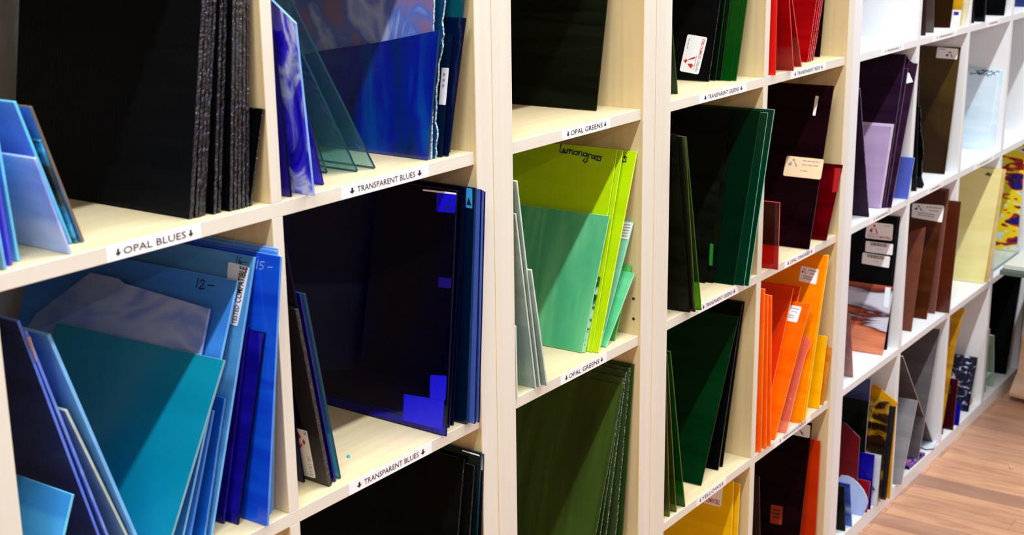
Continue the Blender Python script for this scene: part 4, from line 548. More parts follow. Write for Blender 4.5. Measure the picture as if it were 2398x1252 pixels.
{"n":"glass_sheet","l":"dark moss green glass sheet with wavy pale edge at the front of its stack","c":"glass sheet","g":"dark green sheets below the lower opal greens label","o":[0.6541,0.02,0.3523],"az":-1,"le":18.2,"t":0.003,"m":"moss","p":[[0.0,0.0],[0.28,0.0],[0.2744,0.2877],[-0.0056,0.2877]],"s":[],"r":"f","H":0.288},
{"n":"glass_sheet","l":"dark green glass sheet with squared corner, second in the moss green stack","c":"glass sheet","g":"dark green sheets below the lower opal greens label","o":[0.6725,0.02,0.3522],"az":-1,"le":15.37,"t":0.003,"m":"moss","p":[[0.0,0.0],[0.28,0.0],[0.2764,0.2937],[-0.0036,0.2937]],"s":[],"r":"","H":0.294},
{"n":"glass_sheet","l":"dark green glass sheet, third in the moss green stack","c":"glass sheet","g":"dark green sheets below the lower opal greens label","o":[0.6945,0.02,0.352],"az":-1,"le":11.86,"t":0.003,"m":"moss2","p":[[0.0,0.0],[0.29,0.0],[0.2861,0.2988],[-0.0039,0.2988]],"s":[],"r":"","H":0.299},
{"n":"glass_sheet","l":"dark green glass sheet with thick pale chipped edge in the moss green stack","c":"glass sheet","g":"dark green sheets below the lower opal greens label","o":[0.7273,0.02,0.3518],"az":-1,"le":6.27,"t":0.004,"m":"moss2","p":[[0.0,0.0],[0.3,0.0],[0.2928,0.2995],[-0.0072,0.2995]],"s":[],"r":"f","H":0.299},
{"n":"glass_sheet","l":"smooth forest green glass sheet at the back of the moss green stack","c":"glass sheet","g":"dark green sheets below the lower opal greens label","o":[0.7423,0.015,0.3516],"az":-1,"le":4.29,"t":0.003,"m":"forest","p":[[0.0,0.0],[0.3,0.0],[0.2935,0.3045],[-0.0065,0.3045]],"s":[],"r":"","H":0.305},
{"n":"glass_sheet","l":"bottle green glass sheet at the left edge of the upper green cell","c":"glass sheet","g":"green sheets above the upper transparent greens label","o":[0.9343,0.0325,1.0533],"az":-3,"le":-12.87,"t":0.003,"m":"bottle_t","p":[[0.0,0.0],[0.1,0.0],[0.1,0.1396],[-0.0,0.1396]],"s":[],"r":"","H":0.14},
{"n":"glass_sheet","l":"black looking glass sheet with a white and red compatibility sticker","c":"glass sheet","g":"green sheets above the upper transparent greens label","o":[1.0898,0.0577,1.0542],"az":-3,"le":15.07,"t":0.003,"m":"black_gloss","p":[[0.0,0.0],[0.28,0.0],[0.2764,0.3],[-0.0036,0.3]],"s":[{"k":"tested_big","q":[[0.0559,0.0146],[0.0497,0.0777],[0.0126,0.0734],[0.0202,0.0105]]}],"r":"","H":0.3},
{"n":"glass_sheet","l":"black green glass sheet right behind the stickered one","c":"glass sheet","g":"green sheets above the upper transparent greens label","o":[1.1068,0.0541,1.0541],"az":-3,"le":12.62,"t":0.003,"m":"blackgreen_t","p":[[0.0,0.0],[0.28,0.0],[0.2753,0.3],[-0.0047,0.3]],"s":[],"r":"","H":0.3},
{"n":"glass_sheet","l":"black green glass sheet, third in the upper green cell","c":"glass sheet","g":"green sheets above the upper transparent greens label","o":[1.1129,0.047,1.054],"az":-3,"le":12.2,"t":0.003,"m":"blackgreen_t","p":[[0.0,0.0],[0.28,0.0],[0.2761,0.3],[-0.0039,0.3]],"s":[],"r":"","H":0.3},
{"n":"glass_sheet","l":"vivid green transparent glass sheet, left one of the vivid pair","c":"glass sheet","g":"green sheets above the upper transparent greens label","o":[1.118,0.0305,1.0537],"az":-3,"le":12.09,"t":0.0014,"m":"green_t","p":[[0.0,0.0],[0.28,0.0],[0.2779,0.3],[-0.0021,0.3]],"s":[],"r":"","H":0.3},
{"n":"glass_sheet","l":"vivid green transparent glass sheet, right one of the vivid pair","c":"glass sheet","g":"green sheets above the upper transparent greens label","o":[1.1204,0.0226,1.054],"az":-3,"le":12.39,"t":0.003,"m":"green_t","p":[[0.0,0.0],[0.28,0.0],[0.2714,0.3],[-0.0086,0.3]],"s":[],"r":"","H":0.3},
{"n":"glass_sheet","l":"bright red glass sheet standing upright at the divider","c":"glass sheet","g":"red sheets above the transparent reds label","o":[1.224,-0.0015,1.0533],"az":-3,"le":-2.06,"t":0.003,"m":"red","p":[[0.0,0.0],[0.06,0.0],[0.06,0.3],[-0.0,0.3]],"s":[],"r":"","H":0.3},
{"n":"glass_sheet","l":"crimson glass sheet leaning left beside the upright red one","c":"glass sheet","g":"red sheets above the transparent reds label","o":[1.2949,-0.004,1.0533],"az":-3,"le":-14.54,"t":0.003,"m":"crimson","p":[[0.0,0.0],[0.2,0.0],[0.2011,0.3],[0.0011,0.3]],"s":[],"r":"","H":0.3},
{"n":"glass_sheet","l":"crimson glass sheet leaning left, second of the pair","c":"glass sheet","g":"red sheets above the transparent reds label","o":[1.3579,0.0088,1.0533],"az":-3,"le":-25.6,"t":0.003,"m":"crimson","p":[[0.0,0.0],[0.2,0.0],[0.2,0.3],[-0.0,0.3]],"s":[],"r":"","H":0.3},
{"n":"glass_sheet","l":"red glass sheet with chipped pink edge leaning right, first of four","c":"glass sheet","g":"red sheets above the transparent reds label","o":[1.4264,0.0269,1.0543],"az":-3,"le":16.63,"t":0.003,"m":"redchip","p":[[0.0,0.0],[0.24,0.0],[0.24,0.3],[0.0,0.3]],"s":[],"r":"f","H":0.3},
{"n":"glass_sheet","l":"red glass sheet with chipped pink edge leaning right, second of four","c":"glass sheet","g":"red sheets above the transparent reds label","o":[1.4343,0.0267,1.0544],"az":-3,"le":18.61,"t":0.003,"m":"redchip","p":[[0.0,0.0],[0.24,0.0],[0.24,0.3],[0.0,0.3]],"s":[],"r":"f","H":0.3},
{"n":"glass_sheet","l":"red glass sheet with chipped pink edge leaning right, third of four","c":"glass sheet","g":"red sheets above the transparent reds label","o":[1.4444,0.0274,1.0543],"az":-3,"le":17.94,"t":0.003,"m":"redchip","p":[[0.0,0.0],[0.24,0.0],[0.2375,0.3],[-0.0025,0.3]],"s":[],"r":"f","H":0.3},
{"n":"glass_sheet","l":"red glass sheet with chipped pink edge leaning right, fourth of four","c":"glass sheet","g":"red sheets above the transparent reds label","o":[1.4567,0.029,1.0542],"az":-3,"le":16.34,"t":0.003,"m":"redchip","p":[[0.0,0.0],[0.24,0.0],[0.2346,0.3],[-0.0054,0.3]],"s":[],"r":"f","H":0.3},
{"n":"glass_sheet","l":"dark maroon glass sheet at the right end of the red cell","c":"glass sheet","g":"red sheets above the transparent reds label","o":[1.5174,0.0416,1.0537],"az":-3,"le":5.32,"t":0.003,"m":"maroon_t","p":[[0.0,0.0],[0.2,0.0],[0.1964,0.3],[-0.0036,0.3]],"s":[],"r":"","H":0.3},
{"n":"glass_sheet","l":"black green glass sheet leaning at the left panel, front one of the left group","c":"glass sheet","g":"dark green sheets between the two transparent greens labels","o":[0.9183,-0.0058,0.7023],"az":-3,"le":-10.35,"t":0.003,"m":"blackgreen","p":[[0.0,0.0],[0.16,0.0],[0.1635,0.3048],[0.0035,0.3048]],"s":[],"r":"","H":0.305},
{"n":"glass_sheet","l":"dark olive green glass sheet leaning left behind the black green one","c":"glass sheet","g":"dark green sheets between the two transparent greens labels","o":[0.9261,-0.0119,0.7023],"az":-3,"le":-9.87,"t":0.003,"m":"olive_t","p":[[0.0,0.0],[0.16,0.0],[0.16,0.3002],[-0.0,0.3002]],"s":[],"r":"","H":0.3},
{"n":"glass_sheet","l":"dark glass sheet with bright lime foot, farthest right of the left group","c":"glass sheet","g":"dark green sheets between the two transparent greens labels","o":[0.9391,-0.0157,0.7023],"az":-3,"le":-11.62,"t":0.003,"m":"limefoot_t","p":[[0.0,0.0],[0.1,0.0],[0.1049,0.3002],[0.0049,0.3002]],"s":[],"r":"","H":0.3},
{"n":"glass_sheet","l":"black green glass sheet with a small bright green tag","c":"glass sheet","g":"dark green sheets between the two transparent greens labels","o":[1.0892,0.0553,0.7031],"az":-3,"le":14.41,"t":0.003,"m":"blackgreen","p":[[0.0,0.0],[0.28,0.0],[0.272,0.3048],[-0.008,0.3048]],"s":[{"k":"greentag","q":[[-0.0002,0.0695],[-0.0068,0.069],[-0.0098,0.0312],[-0.0037,0.0321]]}],"r":"","H":0.305},
{"n":"glass_sheet","l":"black green glass sheet, second of the broad green stack","c":"glass sheet","g":"dark green sheets between the two transparent greens labels","o":[1.0966,0.0438,0.7031],"az":-3,"le":13.83,"t":0.003,"m":"blackgreen","p":[[0.0,0.0],[0.28,0.0],[0.28,0.303],[-0.0,0.303]],"s":[],"r":"","H":0.303},
{"n":"glass_sheet","l":"dark emerald glass sheet, third of the broad green stack","c":"glass sheet","g":"dark green sheets between the two transparent greens labels","o":[1.1035,0.0072,0.7031],"az":-3,"le":13.73,"t":0.003,"m":"emerald_d","p":[[0.0,0.0],[0.28,0.0],[0.2704,0.3038],[-0.0096,0.3038]],"s":[],"r":"","H":0.304},
{"n":"glass_sheet","l":"emerald transparent glass sheet, fourth of the broad green stack","c":"glass sheet","g":"dark green sheets between the two transparent greens labels","o":[1.1081,-0.0102,0.7028],"az":-3,"le":13.71,"t":0.0016,"m":"emerald_t","p":[[0.0,0.0],[0.28,0.0],[0.2755,0.3005],[-0.0045,0.3005]],"s":[],"r":"","H":0.3},
{"n":"glass_sheet","l":"tall emerald transparent glass sheet with pale rim reaching over the divider","c":"glass sheet","g":"dark green sheets between the two transparent greens labels","o":[1.1107,-0.0176,0.7031],"az":-3,"le":13.97,"t":0.003,"m":"emerald_t","p":[[0.0,0.0],[0.29,0.0],[0.2835,0.3064],[-0.0065,0.3064]],"s":[],"r":"","H":0.306},
{"n":"glass_sheet","l":"olive green transparent glass pane at the left panel, front one of three","c":"glass sheet","g":"dark green sheets below the lower transparent greens label","o":[0.8859,0.0071,0.3513],"az":-2,"le":-4.93,"t":0.003,"m":"olivelight_t","p":[[0.0,0.0],[0.07,0.0],[0.07,0.2767],[-0.0,0.2767]],"s":[],"r":"","H":0.277},
{"n":"glass_sheet","l":"olive green transparent glass pane, middle one of three","c":"glass sheet","g":"dark green sheets below the lower transparent greens label","o":[0.9077,0.0063,0.3513],"az":-2,"le":-8.44,"t":0.003,"m":"olivelight_t","p":[[0.0,0.0],[0.08,0.0],[0.08,0.2956],[0.0,0.2956]],"s":[],"r":"","H":0.296},
{"n":"glass_sheet","l":"leaf green transparent glass pane, right one of three by the left panel","c":"glass sheet","g":"dark green sheets below the lower transparent greens label","o":[0.9341,0.0039,0.3513],"az":-2,"le":-12.48,"t":0.003,"m":"leaf_t","p":[[0.0,0.0],[0.08,0.0],[0.08,0.3041],[-0.0,0.3041]],"s":[],"r":"","H":0.304},
{"n":"glass_sheet","l":"deep forest green glass sheet leaning right in the middle of the cell","c":"glass sheet","g":"dark green sheets below the lower transparent greens label","o":[1.0262,0.0214,0.3528],"az":-2,"le":27.17,"t":0.003,"m":"forestdark","p":[[0.0,0.0],[0.22,0.0],[0.22,0.3085],[-0.0,0.3085]],"s":[],"r":"","H":0.308},
{"n":"glass_sheet","l":"black glass sheet leaning right behind the forest green one","c":"glass sheet","g":"dark green sheets below the lower transparent greens label","o":[1.1045,0.0277,0.3521],"az":-2,"le":14.42,"t":0.003,"m":"black_gloss","p":[[0.0,0.0],[0.24,0.0],[0.236,0.3073],[-0.004,0.3073]],"s":[],"r":"","H":0.307},
{"n":"glass_sheet","l":"black green glass sheet at the back of the forest green cell","c":"glass sheet","g":"dark green sheets below the lower transparent greens label","o":[1.1224,0.0284,0.352],"az":-2,"le":11.81,"t":0.003,"m":"blackgreen","p":[[0.0,0.0],[0.26,0.0],[0.254,0.3047],[-0.006,0.3047]],"s":[],"r":"","H":0.305},
{"n":"glass_sheet","l":"golden yellow glass sheet with a compatibility label at its top","c":"glass sheet","g":"yellow sheets below the yellow label strip","o":[1.1474,0.02,0.0005],"az":-2,"le":1.3,"t":0.003,"m":"yellow","p":[[0.0,0.0],[0.3,0.0],[0.3,0.3139],[0.0,0.3139]],"s":[{"k":"compat_h","q":[[0.0702,0.3002],[0.0207,0.3014],[0.0231,0.2574],[0.0729,0.2574]]}],"r":"","H":0.314},
{"n":"glass_sheet","l":"golden yellow glass sheet behind the labelled one","c":"glass sheet","g":"yellow sheets below the yellow label strip","o":[1.1572,0.015,0.0005],"az":-2,"le":2.79,"t":0.003,"m":"yellow","p":[[0.0,0.0],[0.3,0.0],[0.3,0.3033],[0.0,0.3033]],"s":[],"r":"","H":0.303},
{"n":"glass_sheet","l":"small transparent crimson glass offcut by the divider","c":"glass sheet","g":"dark red sheets below the transparent reds label","o":[1.2388,-0.0135,0.7023],"az":-3,"le":-1.25,"t":0.003,"m":"crimson_t","p":[[0.0,0.0],[0.1,0.0],[0.1,0.1247],[-0.0,0.1247]],"s":[],"r":"","H":0.125},
{"n":"glass_sheet","l":"tall maroon black glass sheet with a tan card label","c":"glass sheet","g":"dark red sheets below the transparent reds label","o":[1.4045,-0.0013,0.7033],"az":-3,"le":18.1,"t":0.003,"m":"maroonblack","p":[[0.0,0.0],[0.3,0.0],[0.3,0.3151],[-0.0,0.3151]],"s":[{"k":"tancard","q":[[0.0718,0.1741],[-0.0029,0.1734],[-0.0023,0.1346],[0.0735,0.1352]]},{"k":"white_small","q":[[0.0328,0.2936],[0.0264,0.2929],[0.0276,0.2551],[0.0329,0.2561]]}],"r":"","H":0.315},
{"n":"glass_sheet","l":"ruby red glass offcut leaning right behind the maroon sheet","c":"glass sheet","g":"dark red sheets below the transparent reds label","o":[1.4852,-0.002,0.7036],"az":-3,"le":23.03,"t":0.003,"m":"ruby","p":[[0.0,0.0],[0.15,0.0],[0.1442,0.1526],[-0.0058,0.1526]],"s":[{"k":"redpatch","q":[[0.0086,0.1452],[-0.0042,0.1453],[-0.0058,0.0985],[0.0053,0.096]]}],"r":"","H":0.153},
{"n":"glass_sheet","l":"upright orange glass sheet against the divider, first of three","c":"glass sheet","g":"orange and yellow sheets below the opal oranges label","o":[1.2227,-0.0007,0.3513],"az":-3,"le":-1.6,"t":0.003,"m":"orange","p":[[0.0,0.0],[0.05,0.0],[0.05,0.3195],[-0.0,0.3195]],"s":[],"r":"","H":0.32},
{"n":"glass_sheet","l":"upright orange glass sheet, second of three by the divider","c":"glass sheet","g":"orange and yellow sheets below the opal oranges label","o":[1.2446,-0.0013,0.3513],"az":-3,"le":-3.56,"t":0.003,"m":"orange","p":[[0.0,0.0],[0.08,0.0],[0.08,0.3065],[0.0,0.3065]],"s":[],"r":"","H":0.307},
{"n":"glass_sheet","l":"upright orange glass sheet, third of three by the divider","c":"glass sheet","g":"orange and yellow sheets below the opal oranges label","o":[1.2594,-0.0029,0.3513],"az":-3,"le":-4.09,"t":0.003,"m":"orange","p":[[0.0,0.0],[0.1,0.0],[0.1,0.3021],[-0.0,0.3021]],"s":[],"r":"","H":0.302},
{"n":"glass_sheet","l":"orange glass sheet with a white printed card, leaning right","c":"glass sheet","g":"orange and yellow sheets below the opal oranges label","o":[1.2929,0.004,0.3529],"az":-3,"le":30.03,"t":0.003,"m":"orange","p":[[0.0,0.0],[0.22,0.0],[0.2095,0.2727],[-0.0105,0.2727]],"s":[{"k":"printcard","q":[[0.042,0.2649],[0.0055,0.264],[0.0079,0.2317],[0.0443,0.2334]]}],"r":"","H":0.273},
{"n":"glass_sheet","l":"clear orange glass pane standing behind the carded orange sheet, left one","c":"glass sheet","g":"orange and yellow sheets below the opal oranges label","o":[1.2704,0.0226,0.3528],"az":-3,"le":28.0,"t":0.003,"m":"orange_t","p":[[0.0,0.0],[0.12,0.0],[0.12,0.3029],[-0.0,0.3029]],"s":[],"r":"","H":0.303},
{"n":"glass_sheet","l":"clear orange glass pane standing behind the carded orange sheet, right one","c":"glass sheet","g":"orange and yellow sheets below the opal oranges label","o":[1.3069,0.0227,0.3528],"az":-3,"le":28.0,"t":0.003,"m":"orange_t","p":[[0.0,0.0],[0.12,0.0],[0.12,0.2978],[0.0,0.2978]],"s":[],"r":"","H":0.298},
{"n":"glass_sheet","l":"clear pinkish glass offcut with a ragged edge beside the orange sheet","c":"glass sheet","g":"orange and yellow sheets below the opal oranges label","o":[1.3363,0.0002,0.353],"az":-3,"le":31.56,"t":0.003,"m":"icepink_t","p":[[0.0,0.0],[0.05,0.0],[0.0124,0.1385],[0.0114,0.1783],[0.0082,0.2012],[-0.007,0.1847],[-0.0014,0.1529]],"s":[],"r":"f","H":0.196},
{"n":"glass_sheet","l":"amber glass sheet with a printed card below the opal oranges label","c":"glass sheet","g":"orange and yellow sheets below the opal oranges label","o":[1.4008,-0.0047,0.3523],"az":-3,"le":17.84,"t":0.003,"m":"amber","p":[[0.0,0.0],[0.3,0.0],[0.3,0.3329],[-0.0,0.3329]],"s":[{"k":"printcard","q":[[0.0498,0.3068],[0.0132,0.3043],[0.0142,0.2735],[0.0505,0.2765]]}],"r":"","H":0.333},
{"n":"glass_sheet","l":"yellow glass sheet right behind the amber carded one","c":"glass sheet","g":"orange and yellow sheets below the opal oranges label","o":[1.4181,-0.0032,0.3523],"az":-3,"le":16.69,"t":0.003,"m":"yellow2","p":[[0.0,0.0],[0.3,0.0],[0.3,0.3299],[0.0,0.3299]],"s":[],"r":"","H":0.33},
{"n":"glass_sheet","l":"short yellow glass sheet in front of the side panel","c":"glass sheet","g":"orange and yellow sheets below the opal oranges label","o":[1.4953,0.0009,0.352],"az":-3,"le":11.57,"t":0.003,"m":"yellow2","p":[[0.0,0.0],[0.08,0.0],[0.08,0.1479],[0.0,0.1479]],"s":[],"r":"","H":0.148},
{"n":"glass_sheet","l":"narrow tan amber glass offcut, farthest right of the orange cell","c":"glass sheet","g":"orange and yellow sheets below the opal oranges label","o":[1.5209,0.002,0.352],"az":-3,"le":11.84,"t":0.003,"m":"tanamber","p":[[0.0,0.0],[0.08,0.0],[0.0762,0.1182],[-0.0038,0.1182]],"s":[],"r":"","H":0.118},
{"n":"glass_sheet","l":"narrow dark brown glass offcut standing by the lower divider","c":"glass sheet","g":"dark and red sheets below the transparent oranges label","o":[1.2927,0.02,0.0003],"az":-3,"le":-6.43,"t":0.003,"m":"brownblack","p":[[0.0,0.0],[0.06,0.0],[0.06,0.2869],[0.0,0.2869]],"s":[],"r":"","H":0.287},
{"n":"glass_sheet","l":"large dark maroon glass sheet with a small red label and a white card","c":"glass sheet","g":"dark and red sheets below the transparent oranges label","o":[1.46,0.02,0.001],"az":-3,"le":10.63,"t":0.003,"m":"maroonblack","p":[[0.0,0.0],[0.3,0.0],[0.3,0.3129],[0.0,0.3129]],"s":[{"k":"logo_card","q":[[0.0633,0.3106],[0.0027,0.3079],[0.0019,0.2817],[0.062,0.2825]]},{"k":"redlab","q":[[0.068,0.1274],[0.0423,0.1288],[0.0408,0.0897],[0.0659,0.0883]]}],"r":"","H":0.313},
{"n":"glass_sheet","l":"orange red glass sheet at the right of the lowest wooden cell","c":"glass sheet","g":"dark and red sheets below the transparent oranges label","o":[1.5307,0.01,0.0005],"az":-3,"le":0.97,"t":0.003,"m":"orangered","p":[[0.0,0.0],[0.15,0.0],[0.15,0.2658],[-0.0,0.2658]],"s":[],"r":"","H":0.266},
{"n":"glass_sheet","l":"dark brown glass sheet at the left divider of the top white row","c":"glass sheet","g":"brown and yellow sheets in the top row of the white unit","o":[2.0375,0.0158,1.0503],"az":-3,"le":-5.33,"t":0.003,"m":"brownblack","p":[[0.0,0.0],[0.08,0.0],[0.08,0.28],[-0.0,0.28]],"s":[],"r":"","H":0.28},
{"n":"glass_sheet","l":"grey brown glass sheet beside the dark brown one in the top white row","c":"glass sheet","g":"brown and yellow sheets in the top row of the white unit","o":[2.108,0.0215,1.0503],"az":-3,"le":-8.79,"t":0.003,"m":"greybrown","p":[[0.0,0.0],[0.12,0.0],[0.12,0.28],[-0.0,0.28]],"s":[],"r":"","H":0.28},
{"n":"glass_sheet","l":"deep brown glass sheet in the middle of the top white row cell","c":"glass sheet","g":"brown and yellow sheets in the top row of the white unit","o":[2.2329,0.0257,1.0511],"az":-3,"le":12.69,"t":0.003,"m":"brown_t","p":[[0.0,0.0],[0.2,0.0],[0.2,0.28],[0.0,0.28]],"s":[],"r":"","H":0.28},
{"n":"glass_sheet","l":"mustard glass sheet with a white label at its foot","c":"glass sheet","g":"brown and yellow sheets in the top row of the white unit","o":[2.2752,0.0161,1.0507],"az":-3,"le":6.3,"t":0.003,"m":"mustard","p":[[0.0,0.0],[0.12,0.0],[0.1135,0.28],[-0.0065,0.28]],"s":[{"k":"white_blue","q":[[0.0206,0.0382],[-0.0003,0.0376],[0.0013,0.0011],[0.0219,-0.0013]]}],"r":"","H":0.28},
{"n":"glass_sheet","l":"pale cream glass sheet right of the mustard one","c":"glass sheet","g":"brown and yellow sheets in the top row of the white unit","o":[2.3,0.0132,1.0505],"az":-3,"le":1.98,"t":0.003,"m":"palecream","p":[[0.0,0.0],[0.07,0.0],[0.0409,0.28],[-0.0291,0.28]],"s":[],"r":"","H":0.28},
{"n":"glass_sheet","l":"narrow black glass sheet touching the divider in the top white row","c":"glass sheet","g":"black sheets in the top row of the white unit","o":[2.3794,0.016,1.0503],"az":-3,"le":-9.33,"t":0.003,"m":"black_gloss","p":[[0.0,0.0],[0.04,0.0],[0.0482,0.28],[0.0082,0.28]],"s":[],"r":"","H":0.28},
{"n":"glass_sheet","l":"black glass sheet, front one of the pair in the top white row","c":"glass sheet","g":"black sheets in the top row of the white unit","o":[2.4255,0.0041,1.0503],"az":-3,"le":-3.21,"t":0.003,"m":"black_gloss","p":[[0.0,0.0],[0.12,0.0],[0.12,0.28],[-0.0,0.28]],"s":[],"r":"","H":0.28},
{"n":"glass_sheet","l":"black glass sheet, rear one of the pair in the top white row","c":"glass sheet","g":"black sheets in the top row of the white unit","o":[2.6096,0.0121,1.0509],"az":-3,"le":9.29,"t":0.003,"m":"black_gloss","p":[[0.0,0.0],[0.15,0.0],[0.1433,0.28],[-0.0067,0.28]],"s":[],"r":"","H":0.28},
{"n":"glass_sheet","l":"dark navy glass sheet at the right picture edge of the top white row","c":"glass sheet","g":"black sheets in the top row of the white unit","o":[2.9071,0.0413,1.0505],"az":0,"le":1.95,"t":0.003,"m":"navy","p":[[0.0,0.0],[0.05,0.0],[0.05,0.28],[-0.0,0.28]],"s":[],"r":"","H":0.28},
{"n":"glass_sheet","l":"dark aubergine glass sheet with a ragged edge leaning at the left panel","c":"glass sheet","g":"purple sheets in the white unit","o":[1.7412,0.0102,0.6993],"az":-3,"le":-18.44,"t":0.003,"m":"aubergine","p":[[0.0,0.0],[0.12,0.0],[0.1232,0.2957],[0.0032,0.2957]],"s":[],"r":"f","H":0.296},
{"n":"glass_sheet","l":"lavender glass sheet standing before the dark aubergine sheets","c":"glass sheet","g":"purple sheets in the white unit","o":[1.8283,0.0223,0.7003],"az":-3,"le":17.59,"t":0.003,"m":"lavender","p":[[0.0,0.0],[0.16,0.0],[0.1589,0.1774],[-0.0011,0.1774]],"s":[],"r":"","H":0.177},
{"n":"glass_sheet","l":"pale lavender glass sheet showing as a rim behind the lavender one","c":"glass sheet","g":"purple sheets in the white unit","o":[1.8332,0.0189,0.7003],"az":-3,"le":17.25,"t":0.003,"m":"palelav","p":[[0.0,0.0],[0.16,0.0],[0.1591,0.1825],[-0.0009,0.1825]],"s":[],"r":"","H":0.183},
{"n":"glass_sheet","l":"big aubergine glass sheet, front one of the aubergine stack","c":"glass sheet","g":"purple sheets in the white unit","o":[1.8381,0.0154,0.7],"az":-3,"le":16.92,"t":0.0022,"m":"aubergine","p":[[0.0,0.0],[0.25,0.0],[0.25,0.3337],[0.0,0.3337]],"s":[],"r":"","H":0.334},
{"n":"glass_sheet","l":"aubergine glass sheet with pale outline, shorter than its neighbours","c":"glass sheet","g":"purple sheets in the white unit","o":[1.8412,0.0104,0.7004],"az":-3,"le":18.97,"t":0.003,"m":"aubergine2","p":[[0.0,0.0],[0.2,0.0],[0.2,0.3049],[0.0,0.3049]],"s":[],"r":"","H":0.305},
{"n":"glass_sheet","l":"aubergine glass sheet with a notched top and a pale triangular sticker","c":"glass sheet","g":"purple sheets in the white unit","o":[1.8455,0.0012,0.7004],"az":-3,"le":19.41,"t":0.003,"m":"aubergine2","p":[[0.0,0.0],[0.24,0.0],[0.24,0.3],[0.0193,0.3349],[0.0125,0.324],[0.0014,0.3173],[-0.0075,0.3171]],"s":[{"k":"tri","q":[[0.0103,0.2956],[0.0074,0.2953],[-0.0039,0.2762],[0.0095,0.272]]}],"r":"","H":0.347},
{"n":"glass_sheet","l":"periwinkle blue glass offcut right of the aubergine stack","c":"glass sheet","g":"purple sheets in the white unit","o":[1.9528,0.0032,0.6997],"az":-3,"le":5.11,"t":0.003,"m":"periblue_t","p":[[0.0,0.0],[0.09,0.0],[0.0831,0.0928],[-0.0069,0.0928]],"s":[],"r":"","H":0.093},
{"n":"glass_sheet","l":"black glass sheet with a ragged edge hugging the divider, left one","c":"glass sheet","g":"black and bronze sheets in the white unit","o":[2.0468,0.017,0.6993],"az":-3,"le":-7.66,"t":0.003,"m":"black_rough","p":[[0.0,0.0],[0.06,0.0],[0.06,0.2916],[0.0,0.2916]],"s":[],"r":"f","H":0.292},
{"n":"glass_sheet","l":"black glass sheet with a ragged edge beside the divider, right one","c":"glass sheet","g":"black and bronze sheets in the white unit","o":[2.0875,0.0169,0.6993],"az":-3,"le":-16.6,"t":0.003,"m":"black_rough","p":[[0.0,0.0],[0.06,0.0],[0.06,0.2038],[0.0,0.2038]],"s":[],"r":"F","H":0.204},
{"n":"glass_sheet","l":"tall bronze brown glass sheet with a white logo card at its top corner","c":"glass sheet","g":"black and bronze sheets in the white unit","o":[2.2699,0.0265,0.6998],"az":-3,"le":7.57,"t":0.003,"m":"bronze","p":[[0.0,0.0],[0.25,0.0],[0.2426,0.3019],[-0.0074,0.3019]],"s":[{"k":"logo_card2","q":[[0.0474,0.2999],[-0.002,0.298],[-0.0012,0.2732],[0.0488,0.2746]]}],"r":"","H":0.302},
{"n":"glass_sheet","l":"pale ice blue glass sheet with pen marks along its top, front one","c":"glass sheet","g":"pale clear sheets in the white unit","o":[2.6509,0.0414,0.6993],"az":-3,"le":-0.14,"t":0.003,"m":"icewhite","p":[[0.0,0.0],[0.22,0.0],[0.2056,0.201],[-0.0144,0.201]],"s":[{"k":"scribble","q":[[0.0585,0.2034],[-0.0099,0.2027],[-0.0065,0.1915],[0.0621,0.1932]]}],"r":"","H":0.201},
{"n":"glass_sheet","l":"pale ice blue glass sheet with pen marks along its top, rear one","c":"glass sheet","g":"pale clear sheets in the white unit","o":[2.6531,0.0254,0.6994],"az":-3,"le":0.45,"t":0.003,"m":"icewhite","p":[[0.0,0.0],[0.24,0.0],[0.2303,0.209],[-0.0097,0.209]],"s":[{"k":"scribble","q":[[0.0628,0.2102],[-0.0024,0.207],[-0.0008,0.1993],[0.0643,0.2012]]}],"r":"","H":0.209},
{"n":"glass_sheet","l":"black glass sheet carrying three white barcode and logo stickers","c":"glass sheet","g":"black and orange sheets in the white unit","o":[1.9373,0.0303,0.3485],"az":-3,"le":3.73,"t":0.0022,"m":"black_gloss","p":[[0.0,0.0],[0.24,0.0],[0.2327,0.3078],[-0.0073,0.3078]],"s":[{"k":"tested_h","q":[[0.0616,0.2901],[0.0018,0.29],[0.0019,0.2527],[0.0637,0.252]]},{"k":"barcode","q":[[0.0616,0.2456],[-0.0017,0.2455],[-0.0012,0.2203],[0.0614,0.2208]]},{"k":"barcode","q":[[0.0671,0.2182],[0.0031,0.2163],[0.0042,0.1903],[0.0673,0.1928]]}],"r":"","H":0.308},
{"n":"glass_sheet","l":"black glass sheet showing as a rim behind the stickered one","c":"glass sheet","g":"black and orange sheets in the white unit","o":[1.9403,0.0257,0.3486],"az":-3,"le":3.87,"t":0.003,"m":"black_gloss","p":[[0.0,0.0],[0.24,0.0],[0.234,0.3084],[-0.006,0.3084]],"s":[],"r":"","H":0.308},
{"n":"glass_sheet","l":"orange, white and rust streaked glass sheet before the black one","c":"glass sheet","g":"black and orange sheets in the white unit","o":[1.8961,0.0194,0.3493],"az":-3,"le":17.84,"t":0.003,"m":"ruststreak","p":[[0.0,0.0],[0.2,0.0],[0.198,0.1559],[-0.002,0.1559]],"s":[{"k":"clearlab","q":[[0.0162,0.153],[0.0037,0.1531],[0.0027,0.1077],[0.0139,0.1082]]}],"r":"","H":0.156},
{"n":"glass_sheet","l":"dusky rose glass sheet leaning at the left panel, left one","c":"glass sheet","g":"black and orange sheets in the white unit","o":[1.7192,0.0275,0.3483],"az":-3,"le":-7.95,"t":0.0014,"m":"duskrose","p":[[0.0,0.0],[0.06,0.0],[0.06,0.15],[0.0,0.15]],"s":[],"r":"","H":0.15},
